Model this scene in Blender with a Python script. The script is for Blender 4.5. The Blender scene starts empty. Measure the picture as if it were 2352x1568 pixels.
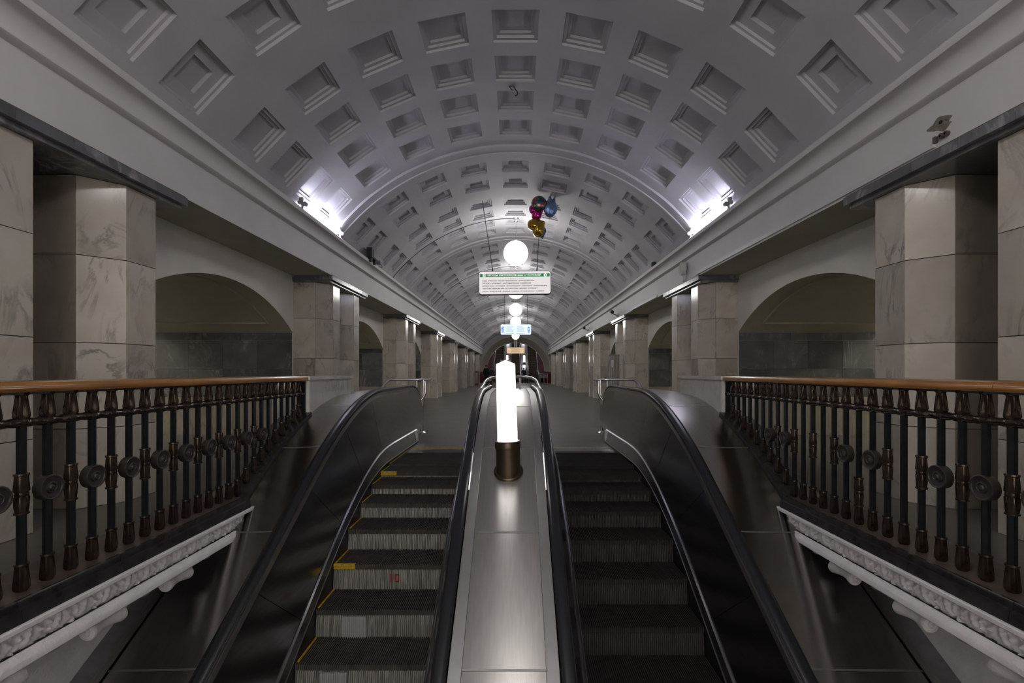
import bpy, bmesh, math, random
from math import sin, cos, pi, radians, sqrt, asin, atan2
from mathutils import Vector, Matrix
random.seed(7)
scene = bpy.context.scene
col = scene.collection

# ------------------------------------------------------------------ camera, world, exposure
cam_d = bpy.data.cameras.new('camera')
cam = bpy.data.objects.new('camera', cam_d); col.objects.link(cam)
cam.location = (0, 0, 1.2); cam.rotation_euler = (radians(90), 0, 0)
cam_d.sensor_width = 36; cam_d.lens = 1111 / 2352 * 36
cam_d.shift_x = -(1184 - 1176) / 2352; cam_d.shift_y = (854 - 784) / 2352
cam_d.clip_start = 0.05; cam_d.clip_end = 300
scene.camera = cam
world = bpy.data.worlds.new('world'); scene.world = world; world.use_nodes = True
world.node_tree.nodes['Background'].inputs[0].default_value = (0.62, 0.575, 0.53, 1)
world.node_tree.nodes['Background'].inputs[1].default_value = 0.75
vs = scene.view_settings
vs.view_transform = 'Standard'; vs.look = 'None'; vs.gamma = 1; vs.use_curve_mapping = False
vs.exposure = 2.3
GLOBE_E, TUBE_E, POST_E, PLAT_E = 3.4, 4.2, 0.70, 34.0
scene.cycles.use_light_tree = False; scene.cycles.max_bounces = 5; scene.cycles.diffuse_bounces = 4; scene.cycles.glossy_bounces = 3
scene.cycles.transmission_bounces = 1; scene.cycles.adaptive_threshold = 0.035; scene.cycles.use_denoising = True
scene.cycles.caustics_reflective = False; scene.cycles.caustics_refractive = False
scene.cycles.sample_clamp_indirect = 6.0

# ------------------------------------------------------------------ helpers
def tag(o, label=None, cat=None, group=None, kind=None):
    if label: o['label'] = label
    if cat: o['category'] = cat
    if group: o['group'] = group
    if kind: o['kind'] = kind
    return o

def empty(name, loc=(0, 0, 0), label=None, cat=None, group=None, rot=(0, 0, 0)):
    o = bpy.data.objects.new(name, None); col.objects.link(o)
    o.location = loc; o.rotation_euler = rot; o.empty_display_size = 0.1
    return tag(o, label, cat, group)

def link(name, me, parent=None, loc=(0, 0, 0), rot=(0, 0, 0)):
    o = bpy.data.objects.new(name, me); col.objects.link(o)
    o.location = loc; o.rotation_euler = rot
    if parent is not None: o.parent = parent
    return o

class MB:
    def __init__(s): s.v = []; s.f = []; s.m = []; s.mi = 0
    def add(s, vs, fs):
        b = len(s.v); s.v += [tuple(p) for p in vs]
        for f in fs: s.f.append([i + b for i in f]); s.m.append(s.mi)
        return s
    def quad(s, a, b, c, d): return s.add([a, b, c, d], [(0, 1, 2, 3)])
    def box(s, x0, x1, y0, y1, z0, z1):
        if x0 > x1: x0, x1 = x1, x0
        if y0 > y1: y0, y1 = y1, y0
        if z0 > z1: z0, z1 = z1, z0
        return s.add([(x0,y0,z0),(x1,y0,z0),(x1,y1,z0),(x0,y1,z0),(x0,y0,z1),(x1,y0,z1),(x1,y1,z1),(x0,y1,z1)],
                     [(3,2,1,0),(4,5,6,7),(0,1,5,4),(1,2,6,5),(2,3,7,6),(3,0,4,7)])
    def prism(s, poly, z0, z1):            # polygon in xy
        n = len(poly)
        return s.add([(x,y,z0) for x,y in poly]+[(x,y,z1) for x,y in poly],
                     [tuple(range(n-1,-1,-1)), tuple(range(n,2*n))]+[(i,(i+1)%n,n+(i+1)%n,n+i) for i in range(n)])
    def extr_y(s, prof, y0, y1, closed=False, caps=False):   # profile in xz swept along y
        n = len(prof)
        fs = [(i,(i+1)%n,n+(i+1)%n,n+i) for i in range(n if closed else n-1)]
        if caps: fs += [tuple(range(n-1,-1,-1)), tuple(range(n,2*n))]
        return s.add([(x,y0,z) for x,z in prof]+[(x,y1,z) for x,z in prof], fs)
    def grid(s, rows, closed=False):
        n = len(rows[0]); vs = [p for r in rows for p in r]; fs = []
        for i in range(len(rows)-1):
            for j in range(n if closed else n-1):
                k = (j+1) % n
                fs.append((i*n+j, i*n+k, (i+1)*n+k, (i+1)*n+j))
        return s.add(vs, fs)
    def tube(s, pts, r, n=10, caps=True):
        pts = [Vector(p) for p in pts]; rows = []
        rs = r if isinstance(r, (list, tuple)) else [r]*len(pts)
        up = None
        for i, p in enumerate(pts):
            a = pts[max(i-1,0)]; b = pts[min(i+1,len(pts)-1)]
            t = (b-a).normalized()
            if up is None:
                up = Vector((0,0,1)) if abs(t.z) < .9 else Vector((1,0,0))
            u = up - t*up.dot(t)
            if u.length < 1e-4: u = t.orthogonal()
            u.normalize(); w = t.cross(u); up = u
            rows.append([p + u*(cos(2*pi*k/n)*rs[i]) + w*(sin(2*pi*k/n)*rs[i]) for k in range(n)])
        s.grid(rows, True)
        if caps:
            b = len(s.v)
            s.add(rows[0], [tuple(range(n-1,-1,-1))]); s.add(rows[-1], [tuple(range(n))])
        return s
    def lathe(s, prof, c=(0,0,0), n=16, axis='z'):    # prof (r, h)
        rows = []
        for r, h in prof:
            row = []
            for k in range(n):
                a = 2*pi*k/n
                p = (r*cos(a), r*sin(a), h)
                if axis == 'x': p = (h, r*cos(a), r*sin(a))
                if axis == 'y': p = (r*sin(a), h, r*cos(a))
                row.append((p[0]+c[0], p[1]+c[1], p[2]+c[2]))
            rows.append(row)
        return s.grid(rows, True)
    def me(s, name, mats, smooth=None):
        me = bpy.data.meshes.new(name); me.from_pydata(s.v, [], s.f); me.update()
        for m in (mats if isinstance(mats, (list, tuple)) else [mats]): me.materials.append(m)
        if len(me.materials) > 1: me.polygons.foreach_set('material_index', s.m)
        if smooth is not None:
            me.polygons.foreach_set('use_smooth', [True]*len(me.polygons))
            bm = bmesh.new(); bm.from_mesh(me); bmesh.ops.remove_doubles(bm, verts=bm.verts, dist=1e-5)
            bmesh.ops.recalc_face_normals(bm, faces=bm.faces)
            bm.to_mesh(me); bm.free()
            me.set_sharp_from_angle(angle=radians(smooth))
        return me
    def build(s, name, mats, parent=None, smooth=None, loc=(0,0,0), rot=(0,0,0)):
        return link(name, s.me(name, mats, smooth), parent, loc, rot)

def sstep(a, b, x):
    t = max(0, min(1, (x-a)/(b-a))); return t*t*(3-2*t)
def lerp(a, b, t): return a+(b-a)*t
def frange(a, b, n): return [a+(b-a)*i/n for i in range(n+1)]

# ------------------------------------------------------------------ materials
def mat(name, base=(.5,.5,.5), rough=.6, metal=0., var=0., vscale=3., bump=0., bscale=30., rnd=0., emit=None, es=0., coat=0., stretch=(1,1,1), spec=None):
    m = bpy.data.materials.new(name); m.use_nodes = True
    nt = m.node_tree; N = nt.nodes; L = nt.links; b = N['Principled BSDF']
    b.inputs['Base Color'].default_value = (*base, 1); b.inputs['Roughness'].default_value = rough
    b.inputs['Metallic'].default_value = metal
    if spec is not None: b.inputs['Specular IOR Level'].default_value = spec
    if coat: b.inputs['Coat Weight'].default_value = coat; b.inputs['Coat Roughness'].default_value = .08
    if emit: b.inputs['Emission Color'].default_value = (*emit, 1); b.inputs['Emission Strength'].default_value = es
    if var or bump or rnd:
        tc = N.new('ShaderNodeTexCoord'); mp = N.new('ShaderNodeMapping'); mp.inputs['Scale'].default_value = stretch
        L.new(tc.outputs['Object'], mp.inputs['Vector'])
        oi = N.new('ShaderNodeObjectInfo')
        add = N.new('ShaderNodeVectorMath'); add.operation = 'ADD'
        mul = N.new('ShaderNodeMath'); mul.operation = 'MULTIPLY'; mul.inputs[1].default_value = 37. if rnd else 0.
        L.new(oi.outputs['Random'], mul.inputs[0]); L.new(mp.outputs[0], add.inputs[0]); L.new(mul.outputs[0], add.inputs[1])
    if var or rnd:
        nz = N.new('ShaderNodeTexNoise'); nz.inputs['Scale'].default_value = vscale; nz.inputs['Detail'].default_value = 6
        L.new(add.outputs[0], nz.inputs['Vector'])
        mr = N.new('ShaderNodeMapRange'); mr.inputs[1].default_value = .3; mr.inputs[2].default_value = .7
        mr.inputs[3].default_value = 1-var; mr.inputs[4].default_value = 1+var
        L.new(nz.outputs[0], mr.inputs[0])
        m2 = N.new('ShaderNodeMath'); m2.operation = 'MULTIPLY_ADD'
        sub = N.new('ShaderNodeMath'); sub.operation = 'SUBTRACT'; sub.inputs[1].default_value = .5
        L.new(oi.outputs['Random'], sub.inputs[0]); L.new(sub.outputs[0], m2.inputs[0])
        m2.inputs[1].default_value = 2*rnd; L.new(mr.outputs[0], m2.inputs[2])
        sc = N.new('ShaderNodeVectorMath'); sc.operation = 'SCALE'; sc.inputs[0].default_value = base
        L.new(m2.outputs[0], sc.inputs['Scale']); L.new(sc.outputs[0], b.inputs['Base Color'])
    if bump:
        nb = N.new('ShaderNodeTexNoise'); nb.inputs['Scale'].default_value = bscale; nb.inputs['Detail'].default_value = 5
        L.new(add.outputs[0], nb.inputs['Vector'])
        bp = N.new('ShaderNodeBump'); bp.inputs['Strength'].default_value = bump; bp.inputs['Distance'].default_value = .02
        L.new(nb.outputs[0], bp.inputs['Height']); L.new(bp.outputs[0], b.inputs['Normal'])
    return m

def marble(name, light, dark, rough=.2, scale=1.6, width=.04, rnd=.12, warm=None, vein=1.0):
    m = bpy.data.materials.new(name); m.use_nodes = True
    nt = m.node_tree; N = nt.nodes; L = nt.links; b = N['Principled BSDF']
    tc = N.new('ShaderNodeTexCoord'); oi = N.new('ShaderNodeObjectInfo')
    mul = N.new('ShaderNodeMath'); mul.operation = 'MULTIPLY'; mul.inputs[1].default_value = 53.
    add = N.new('ShaderNodeVectorMath'); add.operation = 'ADD'
    L.new(oi.outputs['Random'], mul.inputs[0]); L.new(tc.outputs['Object'], add.inputs[0]); L.new(mul.outputs[0], add.inputs[1])
    mp = N.new('ShaderNodeMapping'); mp.inputs['Rotation'].default_value = (.5, .6, .3); mp.inputs['Scale'].default_value = (1, 1, .45)
    L.new(add.outputs[0], mp.inputs['Vector'])
    n1 = N.new('ShaderNodeTexNoise'); n1.inputs['Scale'].default_value = scale; n1.inputs['Detail'].default_value = 8
    n1.inputs['Distortion'].default_value = 1.6; n1.inputs['Roughness'].default_value = .6
    L.new(mp.outputs[0], n1.inputs['Vector'])
    # vein = thin band around .5
    s1 = N.new('ShaderNodeMath'); s1.operation = 'SUBTRACT'; s1.inputs[1].default_value = .5; L.new(n1.outputs[0], s1.inputs[0])
    a1 = N.new('ShaderNodeMath'); a1.operation = 'ABSOLUTE'; L.new(s1.outputs[0], a1.inputs[0])
    r1 = N.new('ShaderNodeMapRange'); r1.inputs[1].default_value = 0; r1.inputs[2].default_value = width
    r1.inputs[3].default_value = 1; r1.inputs[4].default_value = 0; L.new(a1.outputs[0], r1.inputs[0])
    n2 = N.new('ShaderNodeTexNoise'); n2.inputs['Scale'].default_value = 2.2; n2.inputs['Detail'].default_value = 5
    L.new(add.outputs[0], n2.inputs['Vector'])
    r2 = N.new('ShaderNodeMapRange'); r2.inputs[1].default_value = .45; r2.inputs[2].default_value = .7; L.new(n2.outputs[0], r2.inputs[0])
    vm = N.new('ShaderNodeMath'); vm.operation = 'MULTIPLY'; L.new(r1.outputs[0], vm.inputs[0]); L.new(r2.outputs[0], vm.inputs[1])
    vk = N.new('ShaderNodeMath'); vk.operation = 'MULTIPLY'; vk.inputs[1].default_value = vein; L.new(vm.outputs[0], vk.inputs[0])
    mix = N.new('ShaderNodeMix'); mix.data_type = 'RGBA'; mix.inputs[6].default_value = (*light, 1); mix.inputs[7].default_value = (*dark, 1)
    L.new(vk.outputs[0], mix.inputs[0])
    cl = N.new('ShaderNodeTexNoise'); cl.inputs['Scale'].default_value = 3.5; cl.inputs['Detail'].default_value = 6; L.new(add.outputs[0], cl.inputs['Vector'])
    mx2 = N.new('ShaderNodeMix'); mx2.data_type = 'RGBA'; w = warm or light
    mx2.inputs[7].default_value = (*w, 1); L.new(mix.outputs[2], mx2.inputs[6])
    r3 = N.new('ShaderNodeMapRange'); r3.inputs[1].default_value = .4; r3.inputs[2].default_value = .75; r3.inputs[4].default_value = .8
    L.new(cl.outputs[0], r3.inputs[0]); L.new(r3.outputs[0], mx2.inputs[0])
    br = N.new('ShaderNodeMath'); br.operation = 'MULTIPLY_ADD'; br.inputs[1].default_value = 2*rnd; br.inputs[2].default_value = 1-rnd
    L.new(oi.outputs['Random'], br.inputs[0])
    sc = N.new('ShaderNodeVectorMath'); sc.operation = 'SCALE'; L.new(mx2.outputs[2], sc.inputs[0]); L.new(br.outputs[0], sc.inputs['Scale'])
    L.new(sc.outputs[0], b.inputs['Base Color']); b.inputs['Roughness'].default_value = rough
    return m

M = {}
M['plaster'] = mat('white_plaster', (.56,.545,.575), .7, var=.07, vscale=1.3, bump=.10, bscale=18)
M['paint'] = mat('cream_paint', (.83,.80,.74), .5, var=.05, vscale=2, bump=.05, bscale=9)
M['beam'] = mat('beam_paint', (.70,.68,.69), .55, var=.04, vscale=2, bump=.04, bscale=12)
M['soffit'] = mat('soffit_shaded_paint', (.47,.45,.35), .6, var=.05)  # off-white paint darkened, shade under beam and arches put into the colour
M['marble'] = marble('pale_marble', (.60,.555,.49), (.27,.25,.23), .15, 2.2, .045, .20, (.50,.44,.37), 1.3)
M['marble_w'] = marble('white_marble', (.74,.72,.69), (.42,.41,.40), .16, 2.0, .05, .06, (.66,.63,.59))
M['marble_shaded'] = marble('shaded_marble', (.42,.37,.31), (.24,.21,.18), .22, 1.5, .05, .18, (.36,.31,.26))  # darker copy of the pale marble, shade of the niche painted in
M['grout'] = mat('joint_mortar', (.11,.095,.08), .9)
M['cap'] = marble('grey_cap_marble', (.17,.175,.185), (.50,.50,.53), .2, 2.6, .07, .22, (.12,.12,.125))
M['darkm'] = marble('dark_marble', (.15,.157,.157), (.42,.43,.43), .2, 2.0, .035, .35, (.085,.09,.09))
M['dado'] = marble('dado_marble', (.42,.385,.33), (.26,.23,.20), .25, 1.6, .04, .12, (.37,.33,.27))
M['plinth'] = mat('brown_marble_plinth', (.10,.075,.065), .35, var=.35, vscale=9)
M['curb'] = mat('black_marble_curb', (.028,.026,.026), .22, var=.5, vscale=12)
M['stucco'] = mat('white_carved_plaster', (.84,.82,.84), .6, var=.08, vscale=8, bump=.25, bscale=60)
M['iron'] = mat('dark_iron', (.020,.022,.026), .38, .6, var=.3, vscale=20)
M['bronze'] = mat('brown_bronze', (.055,.040,.030), .22, .6, var=.4, vscale=25)
M['disc'] = mat('dull_bronze', (.075,.066,.060), .38, .6, var=.2, vscale=12)
M['wood'] = mat('varnished_wood', (.38,.17,.045), .25, var=.35, vscale=5, stretch=(6,.5,6), coat=.5)
M['steel'] = mat('brushed_steel', (.42,.40,.38), .27, 1., var=.12, vscale=7, stretch=(12,.7,3), bump=.02, bscale=60)
M['deck'] = mat('deck_steel', (.48,.455,.435), .24, 1., var=.07, vscale=4, stretch=(14,.8,3))
def aniso(m, a=.9, t=(0,.88,.48)):
    b = m.node_tree.nodes['Principled BSDF']; b.inputs['Anisotropic'].default_value = a
    c = m.node_tree.nodes.new('ShaderNodeCombineXYZ')
    for i in range(3): c.inputs[i].default_value = t[i]
    m.node_tree.links.new(c.outputs[0], b.inputs['Tangent'])
aniso(M['deck'])
M['panel'] = mat('dark_panel_steel', (.33,.335,.35), .20, 1., var=.12, vscale=3, stretch=(2,2,14))
M['skirt'] = mat('skirt_black', (.014,.014,.015), .4)
M['chrome'] = mat('chrome', (.74,.74,.76), .2, 1.)
M['alu'] = mat('aluminium_strip', (.46,.45,.445), .42, 1., var=.06, vscale=9)
M['rubber'] = mat('handrail_rubber', (.012,.013,.016), .26, spec=.7)
M['bluemetal'] = mat('worn_grey', (.22,.23,.26), .35, .6)
M['tread'] = mat('step_tread', (.060,.052,.045), .8, .0, var=.35, vscale=10, rnd=.1)
M['tread_dark'] = mat('step_tread_dark', (.032,.029,.028), .85, .0, var=.3, vscale=10, spec=.2)
M['riser_dark'] = mat('step_riser_dark', (.034,.031,.030), .8, .0, var=.3, vscale=10)
M['riser'] = mat('step_riser', (.26,.25,.232), .6, .1, var=.55, vscale=26, rnd=.08, stretch=(3,1,.18))
M['riser_new'] = mat('step_riser_new', (.42,.41,.43), .5, .2, var=.1, vscale=12)
M['yellow'] = mat('yellow_paint', (.50,.33,.02), .6, var=.3, vscale=30)
M['comb'] = mat('comb_pale', (.42,.40,.36), .5, .3, var=.3, vscale=40)
M['red'] = mat('red_paint', (.28,.015,.02), .6)
M['white'] = mat('white_enamel', (.66,.66,.67), .4)
M['grey'] = mat('grey_enamel', (.24,.24,.245), .45)
M['black'] = mat('black_plastic', (.016,.016,.017), .4)
M['cable'] = mat('cable_black', (.03,.03,.03), .6)
M['lampbrz'] = mat('lamp_base_bronze', (.11,.085,.058), .33, .85, var=.15, vscale=4)
M['redwall'] = mat('red_wall', (.13,.03,.032), .3, var=.2, vscale=3)
M['wallback'] = mat('far_plaster', (.60,.55,.49), .7, var=.05)
M['globe'] = mat('opal_globe', (.9,.9,.9), .3, emit=(1,.985,.96), es=GLOBE_E)
M['tube'] = mat('fluorescent_tube', (.9,.9,.9), .3, emit=(.82,.83,1.0), es=TUBE_E)
M['post'] = mat('opal_cylinder', (.9,.9,.9), .3, emit=(1,.99,.985), es=POST_E)
M['post_far'] = mat('opal_cylinder_far', (.9,.9,.9), .3, emit=(1,.95,.95), es=5.0)
M['plat'] = mat('platform_fill_tube', (.9,.9,.9), .3, emit=(1,.93,.8), es=PLAT_E)
M['sign'] = mat('backlit_sign', (.70,.67,.67), .35, emit=(1,.95,.94), es=.13)
M['sign_b'] = mat('backlit_blue_sign', (.60,.68,.75), .35, emit=(.75,.90,1.0), es=.19)
M['sign_o'] = mat('backlit_beige_sign', (.55,.42,.28), .35, emit=(1,.72,.42), es=.12)
M['green'] = mat('sign_green', (.0,.24,.085), .4, emit=(.0,.6,.2), es=.05)
M['ink'] = mat('sign_ink', (.035,.03,.03), .5)
M['blue'] = mat('sign_blue', (.01,.10,.42), .4, emit=(.02,.2,.9), es=.06)
M['inkblue'] = mat('sign_pale_ink', (.20,.30,.36), .5)
M['inkbrown'] = mat('sign_brown_ink', (.35,.17,.07), .5)

def floor_mat():
    m = bpy.data.materials.new('polished_floor'); m.use_nodes = True
    nt = m.node_tree; N = nt.nodes; L = nt.links; b = N['Principled BSDF']
    tc = N.new('ShaderNodeTexCoord')
    br = N.new('ShaderNodeTexBrick'); br.inputs['Scale'].default_value = 1.0
    br.inputs['Brick Width'].default_value = .62; br.inputs['Row Height'].default_value = .62; br.offset = 0
    br.inputs['Mortar Size'].default_value = .004; br.inputs['Bias'].default_value = 0
    br.inputs['Color1'].default_value = (.17,.16,.145,1); br.inputs['Color2'].default_value = (.155,.148,.135,1)
    br.inputs['Mortar'].default_value = (.12,.115,.105,1)
    L.new(tc.outputs['Object'], br.inputs['Vector'])
    nz = N.new('ShaderNodeTexNoise'); nz.inputs['Scale'].default_value = 2.5; nz.inputs['Detail'].default_value = 8
    L.new(tc.outputs['Object'], nz.inputs['Vector'])
    mr = N.new('ShaderNodeMapRange'); mr.inputs[1].default_value = .3; mr.inputs[2].default_value = .7; mr.inputs[3].default_value = .90; mr.inputs[4].default_value = 1.08
    L.new(nz.outputs[0], mr.inputs[0])
    sc = N.new('ShaderNodeVectorMath'); sc.operation = 'SCALE'; L.new(br.outputs[0], sc.inputs[0]); L.new(mr.outputs[0], sc.inputs['Scale'])
    L.new(sc.outputs[0], b.inputs['Base Color'])
    r2 = N.new('ShaderNodeMapRange'); r2.inputs[1].default_value = .3; r2.inputs[2].default_value = .7; r2.inputs[3].default_value = .33; r2.inputs[4].default_value = .40
    L.new(nz.outputs[0], r2.inputs[0]); L.new(r2.outputs[0], b.inputs['Roughness'])
    return m
M['floor'] = floor_mat()

# ------------------------------------------------------------------ dimensions
PITCH = 6.3; PY0 = 3.0; NPY = 8             # pylons start at PY0 + PITCH*k, 2.1 long
XC, XW, XB = 3.6, 4.27, 3.52                # column aisle face, spandrel wall, beam face
R = 4.5; ZC = 5.61 - R                      # vault circle
YBACK, YEND = -8.0, 52.3

# ------------------------------------------------------------------ ceiling vault with coffers
HALF = radians(3.75); PA = radians(11.6); CH = .295
TH_S = asin(3.62 / R)
type1 = [6.17, 7.03, 7.88, 8.74]; type2 = [4.07, 4.97]
rows = []
for k in range(-2, 8):
    for c in type2: rows.append((c + PITCH*k, 2, k))
    for c in type1: rows.append((c + PITCH*k, 1, k))
rows = [r for r in rows if r[0]-CH > YBACK+.1 and r[0]+CH < YEND-.3]
angs = []
for i in range(-4, 5):
    angs += [(i*PA-HALF, i), (i*PA+HALF, None)]
aa = [(-TH_S, None)]
for j, (a, t) in enumerate(angs):
    if j and t is not None:
        aa.append(((angs[j-1][0]+a)/2, None))
    aa.append((a, t))
aa.append((TH_S, None))
ys = [(YBACK, 0)]
for yc, t, k in rows: ys += [(yc-CH, t), (yc+CH, 0)]
ys.append((YEND, 0))
mb = MB()
pts = [[(R*sin(a), y, ZC+R*cos(a)) for a, _ in aa] for y, _ in ys]
n = len(aa); mb.v = [p for r in pts for p in r]
for i in range(len(ys)-1):
    for j in range(n-1):
        if ys[i][1] and aa[j][1] is not None: continue
        mb.f.append([i*n+j, (i+1)*n+j, (i+1)*n+j+1, i*n+j+1]); mb.m.append(0)
me = mb.me('ceiling', M['plaster']); me.polygons.foreach_set('use_smooth', [True]*len(me.polygons))
ceiling = link('ceiling', me); tag(ceiling, 'coffered white plaster barrel vault over the hall', kind='structure')

def coffer_mesh(t, mb, fn):
    hw = R*sin(HALF)
    if t == 1: steps = [(.0, .0), (.0, .034), (.044, .034), (.044, .068), (.088, .068), (.088, .102)]
    else: steps = [(.0, .0), (.0, .040), (.032, .040), (.032, .072), (.145, .072), (.145, .118)]
    prev = None
    for ins, z in steps:
        a = hw-ins; b = CH-ins
        ring = [fn((-a,-b,z)), fn((a,-b,z)), fn((a,b,z)), fn((-a,b,z))]
        if prev:
            for q in range(4): mb.quad(prev[q], prev[(q+1)%4], ring[(q+1)%4], ring[q])
        prev = ring
    mb.quad(*prev)
RD = R*cos(HALF)
cm = {}
for t in (1, 2):
    mb = MB(); coffer_mesh(t, mb, lambda p: p); cm[t] = mb.me('coffer', M['plaster'])
rest = MB()
for yc, t, k in rows:
    for i in range(-4, 5):
        th = i*PA; loc = (RD*sin(th), yc, ZC+RD*cos(th))
        if 0 <= k <= 4:
            link('coffer', cm[t], ceiling, loc, (0, th, 0))
        else:
            c, s = cos(th), sin(th)
            coffer_mesh(t, rest, lambda p: (loc[0]+p[0]*c+p[2]*s, loc[1]+p[1], loc[2]-p[0]*s+p[2]*c))
o = rest.build('far_coffers', M['plaster'], ceiling); o['kind'] = 'stuff'
# transverse ribs
prof = [(0, 0), (.0, .05), (.05, .05), (.06, .03), (.29, .03), (.30, .05), (.35, .05), (.35, 0)]
for k in range(-1, 7):
    y0 = 9.35 + PITCH*k; mb = MB()
    mb.grid([[((R-d+.005)*sin(a), y0+u, ZC+(R-d+.005)*cos(a)) for u, d in prof] for a in frange(-TH_S, TH_S, 48)])
    mb.build('vault_rib', M['plaster'], ceiling, 30)

# ------------------------------------------------------------------ cornice beams (left, right)
bead = [(XW, 3.05), (XB, 3.05), (XB, 3.49), (3.475, 3.50), (3.455, 3.515), (3.475, 3.535), (3.50, 3.54), (3.50, 3.555)]
cove = [(3.50-.11*(1-cos(t)), 3.555+.16*sin(t)) for t in frange(0, pi/2, 6)][1:]
lip = [(3.365, 3.715), (3.355, 3.735), (3.355, 3.775), (3.375, 3.795), (3.40, 3.80), (3.66, 3.80)]
for s, nm in ((-1, 'trim_1'), (1, 'trim_2')):
    mb = MB(); mb.extr_y([(s*x, z) for x, z in bead[1:]+cove+lip], YBACK, YEND)
    o = mb.build(nm, M['beam'], None, 40); tag(o, ('left' if s < 0 else 'right')+' moulded plaster cornice beam above the pylons', kind='structure')
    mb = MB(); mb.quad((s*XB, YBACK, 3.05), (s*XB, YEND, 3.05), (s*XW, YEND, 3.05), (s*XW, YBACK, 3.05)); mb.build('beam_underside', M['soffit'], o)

# ------------------------------------------------------------------ side walls with passages
XP = 7.1; ZS = 1.95; HW = 2.08; RISE = .65; RA = (HW*HW+RISE*RISE)/(2*RISE)
def arch(yc, n=20):
    th = asin(HW/RA)
    return [(yc+RA*sin(t), ZS+RISE-RA+RA*cos(t)) for t in frange(-th, th, n)]
bays = [7.2 + PITCH*k for k in range(-2, 7)]
walls = {}
for s, nm in ((-1, 'wall_left'), (1, 'wall_right')):
    mb = MB(); li = MB()
    for X in (XW, XP):
        y = YBACK
        for yc in bays + [None]:
            y1 = yc-HW if yc else YEND
            if y1 > y: mb.quad((s*X, y, 0), (s*X, y1, 0), (s*X, y1, 3.05), (s*X, y, 3.05))
            if yc:
                a = arch(yc); mb.grid([[(s*X, p, z) for p, z in a], [(s*X, p, 3.05) for p, z in a]])
                y = yc+HW
    for yc in bays:
        a = arch(yc)
        li.grid([[(s*XW, p, z) for p, z in a], [(s*XP, p, z) for p, z in a]])
        for sg in (-1, 1):
            y = yc+sg*HW
            mb.quad((s*XW, y, 0), (s*XP, y, 0), (s*XP, y, ZS), (s*XW, y, ZS))
    w = mb.build(nm, M['paint']); tag(w, ('left' if s < 0 else 'right')+' painted wall with arched passages to the platform', kind='structure'); walls[s] = w
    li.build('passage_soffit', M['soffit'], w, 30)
    for k, yc in enumerate(bays):
        if not 0 <= yc < 34: continue
        # moulded frame on the soffit
        th = asin(HW/RA)*.86; mo = MB()
        pt = lambda t, X: (s*X, yc+(RA-.012)*sin(t), ZS+RISE-RA+(RA-.012)*cos(t))
        for X in (XW+.35, XP-.35): mo.tube([pt(t, X) for t in frange(-th, th, 20)], .022, 6)
        for t in (-th, th): mo.tube([pt(t, XW+.35), pt(t, XP-.35)], .022, 6)
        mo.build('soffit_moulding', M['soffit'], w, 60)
        # stone cladding on the passage flank that faces the camera, and on its opposite
        if yc > 30: continue
        for sg in (1, -1):
            if sg < 0 and yc > 10: continue
            yw = yc+sg*HW
            lay = [(0.0, .72, 'dado', .66), (.72, 1.26, 'darkm', .66), (1.26, 1.80, 'darkm', .66), (1.80, 1.95, 'darkm', .98)]
            for z0, z1, m, wd in lay:
                X = XW+.012; j = 0
                while X < XP-.02:
                    X1 = min(X+wd, XP-.01); e = .02+.004*random.random()
                    b = MB().box(s*(X+.002), s*(X1-.002), yw, yw-sg*e, z0+.002, z1-.002)
                    b.build('marble_tile', M[m], w); X = X1
ordn6 = ['first', 'second', 'third', 'fourth', 'fifth', 'sixth']
# platforms beyond (out of sight of this camera)
mb = MB()
for s in (-1, 1):
    mb = MB().quad((s*10.2, YBACK, -1), (s*10.2, YEND, -1), (s*10.2, YEND, 4.2), (s*10.2, YBACK, 4.2))
    o = mb.build('wall_platform_'+('left' if s < 0 else 'right'), M['paint']); tag(o, 'track wall of the '+('left' if s < 0 else 'right')+' platform', kind='structure')
    mb = MB().quad((s*XW, YBACK, 3.9), (s*10.2, YBACK, 3.9), (s*10.2, YEND, 3.9), (s*XW, YEND, 3.9))
    mb.quad((s*XP, YBACK, 3.04), (s*XP, YEND, 3.04), (s*XP, YEND, 3.9), (s*XP, YBACK, 3.9))
    o = mb.build('ceiling_platform_'+('left' if s < 0 else 'right'), M['paint']); tag(o, 'plain ceiling of the '+('left' if s < 0 else 'right')+' platform', kind='structure')
    for k in range(0, 4):  # unseen lamps added to brighten the passages through the arches
        t = empty('platform_fill_lamp', (s*8.6, 7.2+PITCH*k, 3.9), '%s added unseen tube lamp above the %s platform, counted from the camera end' % (ordn6[k+1], 'left' if s < 0 else 'right'), 'lamp', 'added platform fill lamps')
        MB().box(-.08, .08, -.8, .8, -.10, 0).build('lamp_housing', M['white'], t)
        MB().tube([(0, -.75, -.13), (0, .75, -.13)], .025, 8).build('lamp_tube', M['plat'], t, 40)

# ------------------------------------------------------------------ floor
mb = MB()
for s in (-1, 1):
    a, b = sorted((s*2.66, s*10.2)); mb.quad((a, YBACK, 0), (b, YBACK, 0), (b, 7.2, 0), (a, 7.2, 0))
mb.quad((-10.2, 7.2, 0), (10.2, 7.2, 0), (10.2, 56.5, 0), (-10.2, 56.5, 0))
floor = mb.build('floor', M['floor']); tag(floor, 'polished grey stone hall floor', kind='structure')

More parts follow.
